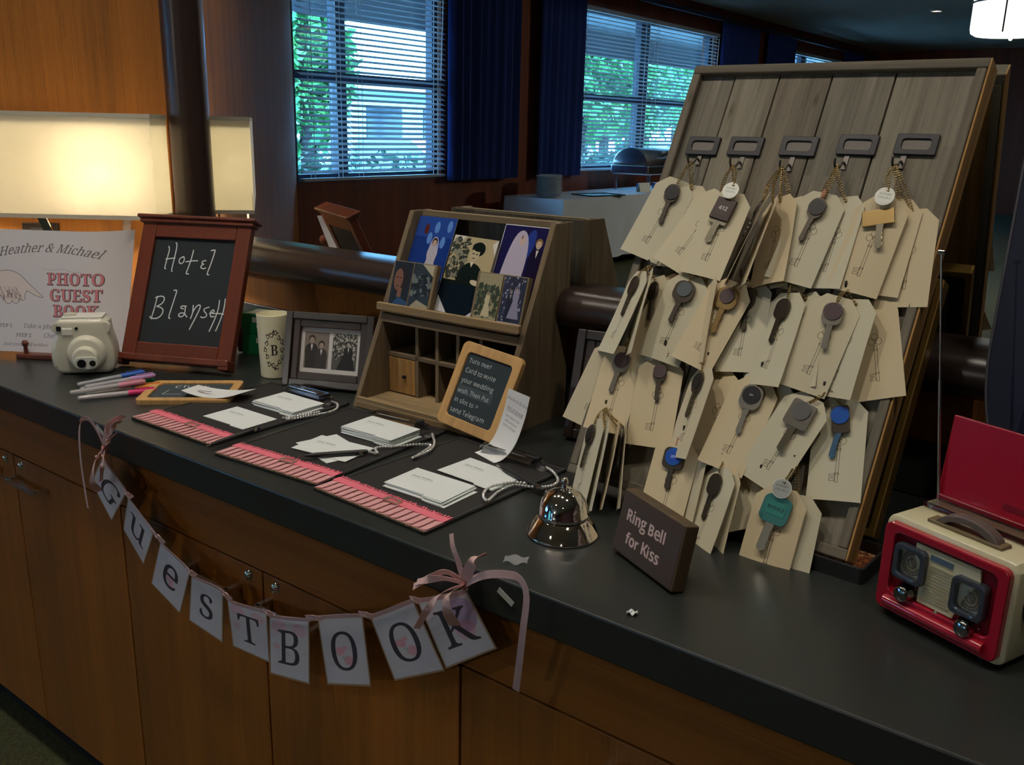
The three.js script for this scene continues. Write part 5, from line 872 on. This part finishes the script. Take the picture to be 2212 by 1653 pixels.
// ------------------------------------------------------------------ retro radio
{
  const w = 0.153, h = 0.115, D = 0.085, t = thing('retro_radio', 'small red and cream retro radio with an open red lid', 'radio', [-0.222 + 0.069 * Math.cos(21.8 * RAD), TOP, 0.69 + 0.069 * Math.sin(21.8 * RAD)], -21.8 * RAD);
  const cream = mat([0.62, 0.58, 0.38], 0.35, { clearcoat: 0.3 }), red = mat([0.36, 0.005, 0.022], 0.25, { clearcoat: 0.5 }), darkRed = mat([0.2, 0.002, 0.012], 0.3);
  part('case', toCreasedNormals(mv(ext(rrect(w, h, 0.012, 0, h / 2 + 0.004), D - 0.012, 0.004), 0, 0, -D), 0.8), cream, t);
  const oval = rrect(w - 0.01, h - 0.012, 0.009, 0, h / 2 + 0.004); oval.holes.push(rrect(w - 0.034, h - 0.044, 0.008, 0.001, h / 2 + 0.011));
  const bez = part('bezel', mv(ext(oval, 0.008, 0.0015), 0, 0, -0.009), red, t);
  part('recess', bx(w - 0.03, h - 0.04, 0.003, 0.001, h / 2 + 0.011, -0.009), darkRed, bez);
  part('lower_bar', mv(cyl(0.006, 0.006, w - 0.035, 20), 0, 0.022, 0.002, 0, 0, Math.PI / 2), red, bez);
  const gr = part('grille', mv(ext([[-0.024, 0], [0.018, 0], [0.028, 0.03], [0.042, 0.052], [0.04, 0.066], [-0.034, 0.066], [-0.034, 0.05], [-0.024, 0.03]], 0.002, 0.0005), 0.0, 0.034, -0.006), cream, t);
  for (let i = 0; i < 12; i++) part('louvre', bx(0.034, 0.0016, 0.0015, -0.003 + i * 0.0006, 0.042 + i * 0.0036, -0.0032), mat([0.4, 0.37, 0.24], 0.5), gr);
  part('name_plate', mv(bx(0.026, 0.006, 0.001), -0.002, 0.091, -0.003), mat([0.2, 0.3, 0.4], 0.3, { metal: 0.6 }), gr);
  const dialTex = canvasTex(128, 128, (x) => { x.fillStyle = '#a49a7c'; x.fillRect(0, 0, 128, 128); x.strokeStyle = '#3a3630'; x.lineWidth = 4; for (const r of [22, 40, 54]) { x.beginPath(); x.arc(64, 64, r, 0, 7); x.stroke(); } for (let i = 0; i < 24; i++) { const a = i * 0.2618; x.beginPath(); x.moveTo(64 + 44 * Math.cos(a), 64 + 44 * Math.sin(a)); x.lineTo(64 + 52 * Math.cos(a), 64 + 52 * Math.sin(a)); x.stroke(); } });
  for (const [x, y] of [[-0.036, 0.074], [0.034, 0.066]]) {
    const d = part('dial', mv(ext(frameShape(0.038, 0.042, 0.026, 0.03, 0.007), 0.008, 0.002), x, y, -0.006), mat([0.12, 0.14, 0.18], 0.12, { metal: 0.7 }), t);
    part('dial_face', mv(print(0.028, 0.032), x, y, -0.004), mat([1, 1, 1], 0.5, { map: dialTex }), d);
    part('needle', mv(bx(0.0012, 0.012, 0.001), x, y + 0.003, -0.002, 0, 0, 0.5), M.chrome, d);
    part('cover', mv(rb(0.03, 0.034, 0.003, 0.0015), x, y, 0.0005), M.plastic, d);
  }
  for (const [x, y] of [[-0.037, 0.039], [0.036, 0.034]]) part('knob', mv(lathe([[0, 0.016], [0.007, 0.0155], [0.0095, 0.012], [0.01, 0.002], [0.0125, 0]], 28), x, y, -0.006, Math.PI / 2), mat([0.3, 0.29, 0.28], 0.15, { metal: 1 }), t);
  part('toggle', mv(cyl(0.003, 0.003, 0.006, 14), 0, 0.031, -0.003, Math.PI / 2), M.chrome, t);
  const hs = new THREE.Shape(); hs.moveTo(-0.036, 0); hs.bezierCurveTo(-0.03, 0.012, -0.015, 0.018, 0, 0.018); hs.bezierCurveTo(0.018, 0.018, 0.034, 0.012, 0.038, 0); hs.lineTo(0.028, 0); hs.bezierCurveTo(0.022, 0.006, 0.012, 0.01, 0, 0.01); hs.bezierCurveTo(-0.012, 0.01, -0.022, 0.007, -0.026, 0); hs.lineTo(-0.036, 0);
  part('handle', mv(ext(hs, 0.012, 0.0015), 0.004, h + 0.005, -0.038), mat([0.11, 0.085, 0.075], 0.45), t);
  part('handle_base', rb(0.085, 0.004, 0.018, 0.001, 0.004, h + 0.006, -0.032), mat([0.16, 0.12, 0.06], 0.5), t);
  part('clear_deck', rb(w - 0.02, 0.006, 0.028, 0.002, 0, h + 0.008, -D + 0.016), M.acrylic, t);
  const lid = part('lid', mv(rb(w - 0.004, 0.098, 0.004, 0.0015), 0.004, h + 0.058, -D - 0.006, -0.1), red, t);
  part('lid_ridge', [mv(rb(w - 0.008, 0.008, 0.012, 0.002), 0.004, h + 0.012, -D - 0.0005), mv(bx(0.06, 0.007, 0.002), 0.036, h + 0.026, -D - 0.0015, -0.1)], darkRed, lid);
  part('side_speaker', mv(cyl(0.026, 0.026, 0.004, 28), w / 2 + 0.002, h / 2 + 0.012, -D / 2 - 0.008, 0, 0, Math.PI / 2), mat([0.02, 0.022, 0.026], 0.3), t);
  for (const x of [-0.05, 0.05]) for (const z of [-0.02, -D + 0.012]) part('foot', cyl(0.006, 0.006, 0.005, 14, x, 0.0025, z), M.black, t);
  const a0 = t.localToWorld(V(-w / 2 + 0.012, h + 0.004, -D + 0.004)), a1 = hitZ(2034, 545, a0.z - 0.02);
  wpart('antenna', [tube([a0, a0.clone().lerp(a1, 0.5)], 0.0018, 4, 8), tube([a0.clone().lerp(a1, 0.5), a1], 0.0011, 4, 8)], M.steel, t);
  wpart('antenna_tip', [mv(rb(0.008, 0.005, 0.004, 0.001), a1.x, a1.y, a1.z)], M.chrome, t);
}
{ // dark rounded thing at the frame's edge, standing against the mirror
  const o = new THREE.Shape(); o.moveTo(-0.17, 0.56); o.lineTo(-0.17, 0.26); o.bezierCurveTo(-0.17, 0.12, -0.1, 0.0, 0.0, 0.0); o.bezierCurveTo(0.1, 0.0, 0.17, 0.12, 0.17, 0.26); o.lineTo(0.17, 0.56); o.lineTo(-0.17, 0.56);
  const t = thing('navy_panel', 'dark navy panel with a rounded lower edge leaning beside the radio', 'panel', [-0.028, TOP, 0.392]);
  part('panel', mv(ext(o, 0.01, 0.002), 0, 0.003, 0, -0.1), mat([0.006, 0.01, 0.035], 0.5), t);
  const pts = []; for (let i = 0; i <= 30; i++) { const p = o.getPoint(i / 30); pts.push(V(p.x, p.y, 0.012)); }
  part('piping', tube(pts, 0.002, 80, 6).translate(0, 0.003, 0).rotateX(-0.1), mat([0.1, 0.1, 0.12], 0.4), t);
}

// ------------------------------------------------------------------ letter banner along the front edge
{
  const zb = ZF + 0.016, P = (x, y, z = zb) => hitZ(x, y, z);
  const cards = [['G', [222, 985], [275, 1063], [242, 1126], [198, 1042]], ['u', [277, 1072], [334, 1149], [311, 1221], [267, 1143]], ['e', [347, 1170], [412, 1234], [390, 1326], [327, 1260]], ['s', [414, 1241], [483, 1277], [482, 1389], [409, 1340]], ['T', [491, 1293], [577, 1322], [584, 1432], [504, 1396]], ['B', [582, 1327], [669, 1337], [670, 1479], [584, 1455]], ['O', [686, 1333], [784, 1328], [803, 1483], [708, 1479]], ['O', [799, 1330], [894, 1296], [962, 1449], [853, 1471]], ['K', [901, 1296], [1006, 1272], [1074, 1401], [964, 1445]]];
  const atlas = canvasTex(1440, 220, (x, w, h) => {
    cards.forEach(([c], i) => {
      const ox = i * 160; x.fillStyle = '#c9c6cc'; x.fillRect(ox, 0, 160, h);
      for (let k = 0; k < 60; k++) { x.fillStyle = `rgba(${rnd() < 0.5 ? '230,225,225' : '165,150,150'},${rnd() * 0.15})`; x.fillRect(ox + rnd() * 150, rnd() * h, rr(4, 24), rr(2, 10)); }
      if ('eOTB'.includes(c)) { x.fillStyle = 'rgba(226,130,150,0.55)'; for (const [a, b, r] of c === 'O' ? [[66, 110, 16], [94, 140, 18], [84, 100, 8]] : c === 'e' ? [[80, 120, 20], [92, 146, 14]] : [[40, 40, 30], [120, 44, 26], [30, 110, 14]]) { x.globalAlpha = c === 'O' || c === 'e' ? 1 : 0.6; x.beginPath(); x.ellipse(ox + a, b, r, r * 0.8, 0.4, 0, 7); x.fill(); x.globalAlpha = 1; } x.fillStyle = 'rgba(120,180,160,0.35)'; x.beginPath(); x.ellipse(ox + 76, 132, 10, 5, 0.7, 0, 7); x.fill(); }
      if (c === 'K') { x.fillStyle = 'rgba(150,110,165,0.45)'; x.beginPath(); x.ellipse(ox + 112, 80, 44, 60, 0.2, 0, 7); x.fill(); x.fillStyle = 'rgba(220,120,150,0.3)'; x.beginPath(); x.ellipse(ox + 104, 128, 30, 30, 0.2, 0, 7); x.fill(); }
      x.strokeStyle = 'rgba(140,104,66,0.7)'; x.lineWidth = 8; x.strokeRect(ox + 2, 2, 156, h - 4);
      x.fillStyle = '#39343c'; x.textAlign = 'center'; x.save(); x.translate(ox + 80, c === 'u' || c === 'e' || c === 's' ? 158 : 170); x.scale(c === 'O' ? 0.95 : 1, 1.12); x.font = `${c === 'G' ? 'italic ' : ''}${'ues'.includes(c) ? 170 : 150}px serif`; x.fillText(c, 0, 0); x.restore();
    });
  });
  const org = P(620, 1330), t = thing('letter_banner', 'paper letter banner reading GUESTBOOK tied with pink ribbons to the counter', 'banner', [org.x, org.y, ZF + 0.002]);
  const cm = mat([1, 1, 1], 0.8, { map: atlas });
  cards.forEach(([c, ...px], i) => {
    const q = px.map(([x, y], k) => P(x, y, zb + (k > 1 ? -0.004 : 0) + (i % 2) * 0.002)), nn = V(0, 0, 0.0008), pos = [], uv = [];
    const U = [[0, 1], [1, 1], [1, 0], [0, 0]].map(([a, b]) => [(i + 0.01 + a * 0.98) / 9, b]);
    const N = 4, bil = (a, b, s) => q[0].clone().multiplyScalar((1 - a) * (1 - b)).addScaledVector(q[1], a * (1 - b)).addScaledVector(q[2], a * b).addScaledVector(q[3], (1 - a) * b).addScaledVector(nn, s);
    const quad = (A, B, C, D, ua, ub, uc, ud) => { for (const [p, u] of [[A, ua], [B, ub], [C, uc], [A, ua], [C, uc], [D, ud]]) { pos.push(p.x, p.y, p.z); uv.push(...u); } };
    const uvAt = (a, b) => [(i + 0.01 + a * 0.98) / 9, 1 - b];
    for (let y = 0; y < N; y++) for (let x = 0; x < N; x++) { const a0 = x / N, a1 = (x + 1) / N, b0 = y / N, b1 = (y + 1) / N; quad(bil(a0, b1, 1), bil(a1, b1, 1), bil(a1, b0, 1), bil(a0, b0, 1), uvAt(a0, b1), uvAt(a1, b1), uvAt(a1, b0), uvAt(a0, b0)); quad(bil(a1, b1, 0), bil(a0, b1, 0), bil(a0, b0, 0), bil(a1, b0, 0), [(i + 0.02) / 9, 0.01], [(i + 0.02) / 9, 0.01], [(i + 0.02) / 9, 0.01], [(i + 0.02) / 9, 0.01]); }
    const g = new THREE.BufferGeometry(); g.setAttribute('position', new THREE.Float32BufferAttribute(pos, 3)); g.setAttribute('uv', new THREE.Float32BufferAttribute(uv, 2)); g.computeVertexNormals();
    wpart('letter_card', g, cm, t, `grey paper card with the letter ${c}`);
  });
  const zr = zb + 0.004, up = () => V(0, 1, 0.2), facing = () => V(0.6, 0.6, 0.1);
  const line = [[226, 968]]; cards.forEach(([, a, b]) => line.push(a, b)); line.push([1003, 1262]);
  wpart('string_ribbon', ribbonGeo(line.map(([x, y], k) => P(x, y + 2, zr)), 0.006, up, 120), M.pinkRibbon, t);
  const knots = []; for (let i = 0; i < cards.length - 1; i++) { const a = cards[i][2], b = cards[i + 1][1]; knots.push(mv(new THREE.SphereGeometry(0.005, 10, 8).scale(1.5, 0.8, 0.7), ...P((a[0] + b[0]) / 2, (a[1] + b[1]) / 2, zr + 0.002).toArray())); knots.push(ribbonGeo([P(a[0] - 8, a[1] - 2, zr), P((a[0] + b[0]) / 2, (a[1] + b[1]) / 2, zr + 0.005), P(b[0] + 8, b[1] + 4, zr)], 0.009, up, 10)); }
  wpart('ribbon_tie', knots, M.pinkRibbon, t);
  const bowR = [[[1003, 1262], [990, 1215], [978, 1180], [975, 1153]], [[1003, 1262], [1016, 1225], [1032, 1206], [1052, 1196]], [[1003, 1258], [965, 1236], [930, 1248], [893, 1268]], [[1003, 1260], [960, 1250], [925, 1252], [900, 1258]], [[1003, 1262], [1045, 1243], [1090, 1241], [1122, 1250], [1136, 1278], [1130, 1360], [1122, 1430], [1114, 1492]], [[1003, 1262], [958, 1280], [925, 1316], [900, 1358]], [[1003, 1264], [968, 1286], [966, 1318], [984, 1352]]];
  const bowL = [[[226, 968], [212, 935], [194, 908], [180, 905], [172, 925], [174, 990], [182, 1050], [190, 1098]], [[226, 968], [232, 930], [246, 910], [266, 898]], [[226, 968], [238, 935], [252, 912], [262, 912]], [[226, 968], [236, 950], [254, 934]], [[226, 968], [212, 984], [202, 1004]], [[226, 968], [222, 1000], [218, 1040]], [[226, 968], [208, 990], [200, 1040], [214, 1062]]];
  for (const [list, w] of [[bowR, 0.0095], [bowL, 0.0085]]) {
    const b = new THREE.Group(); b.name = 'ribbon_bow'; t.add(b);
    list.forEach((l, k) => wpart('strand', ribbonGeo(l.map(([x, y], i) => P(x, y, zr + 0.004 + Math.sin(i / (l.length - 1) * 3) * (0.006 + 0.004 * k))), w * (k === 1 || k === 6 ? 1.5 : 1), facing, 30), M.pinkRibbon, b));
    wpart('knot', mv(new THREE.SphereGeometry(0.0065, 14, 10).scale(1, 1.1, 0.8), ...P(...list[0][0], zr + 0.004).toArray()), mat([0.66, 0.26, 0.22], 0.6), b);
  }
  for (const [x, y] of [[1092, 1290], [216, 930]]) wpart('tape_strip', mv(rb(0.026, 0.008, 0.0006, 0.0002), ...P(x, y, ZF + 0.0015).toArray(), 0, 0, -0.5), mat([0.85, 0.87, 0.85], 0.15, { transmission: 0.5 }), t);
}

renderer.render(scene, camera);
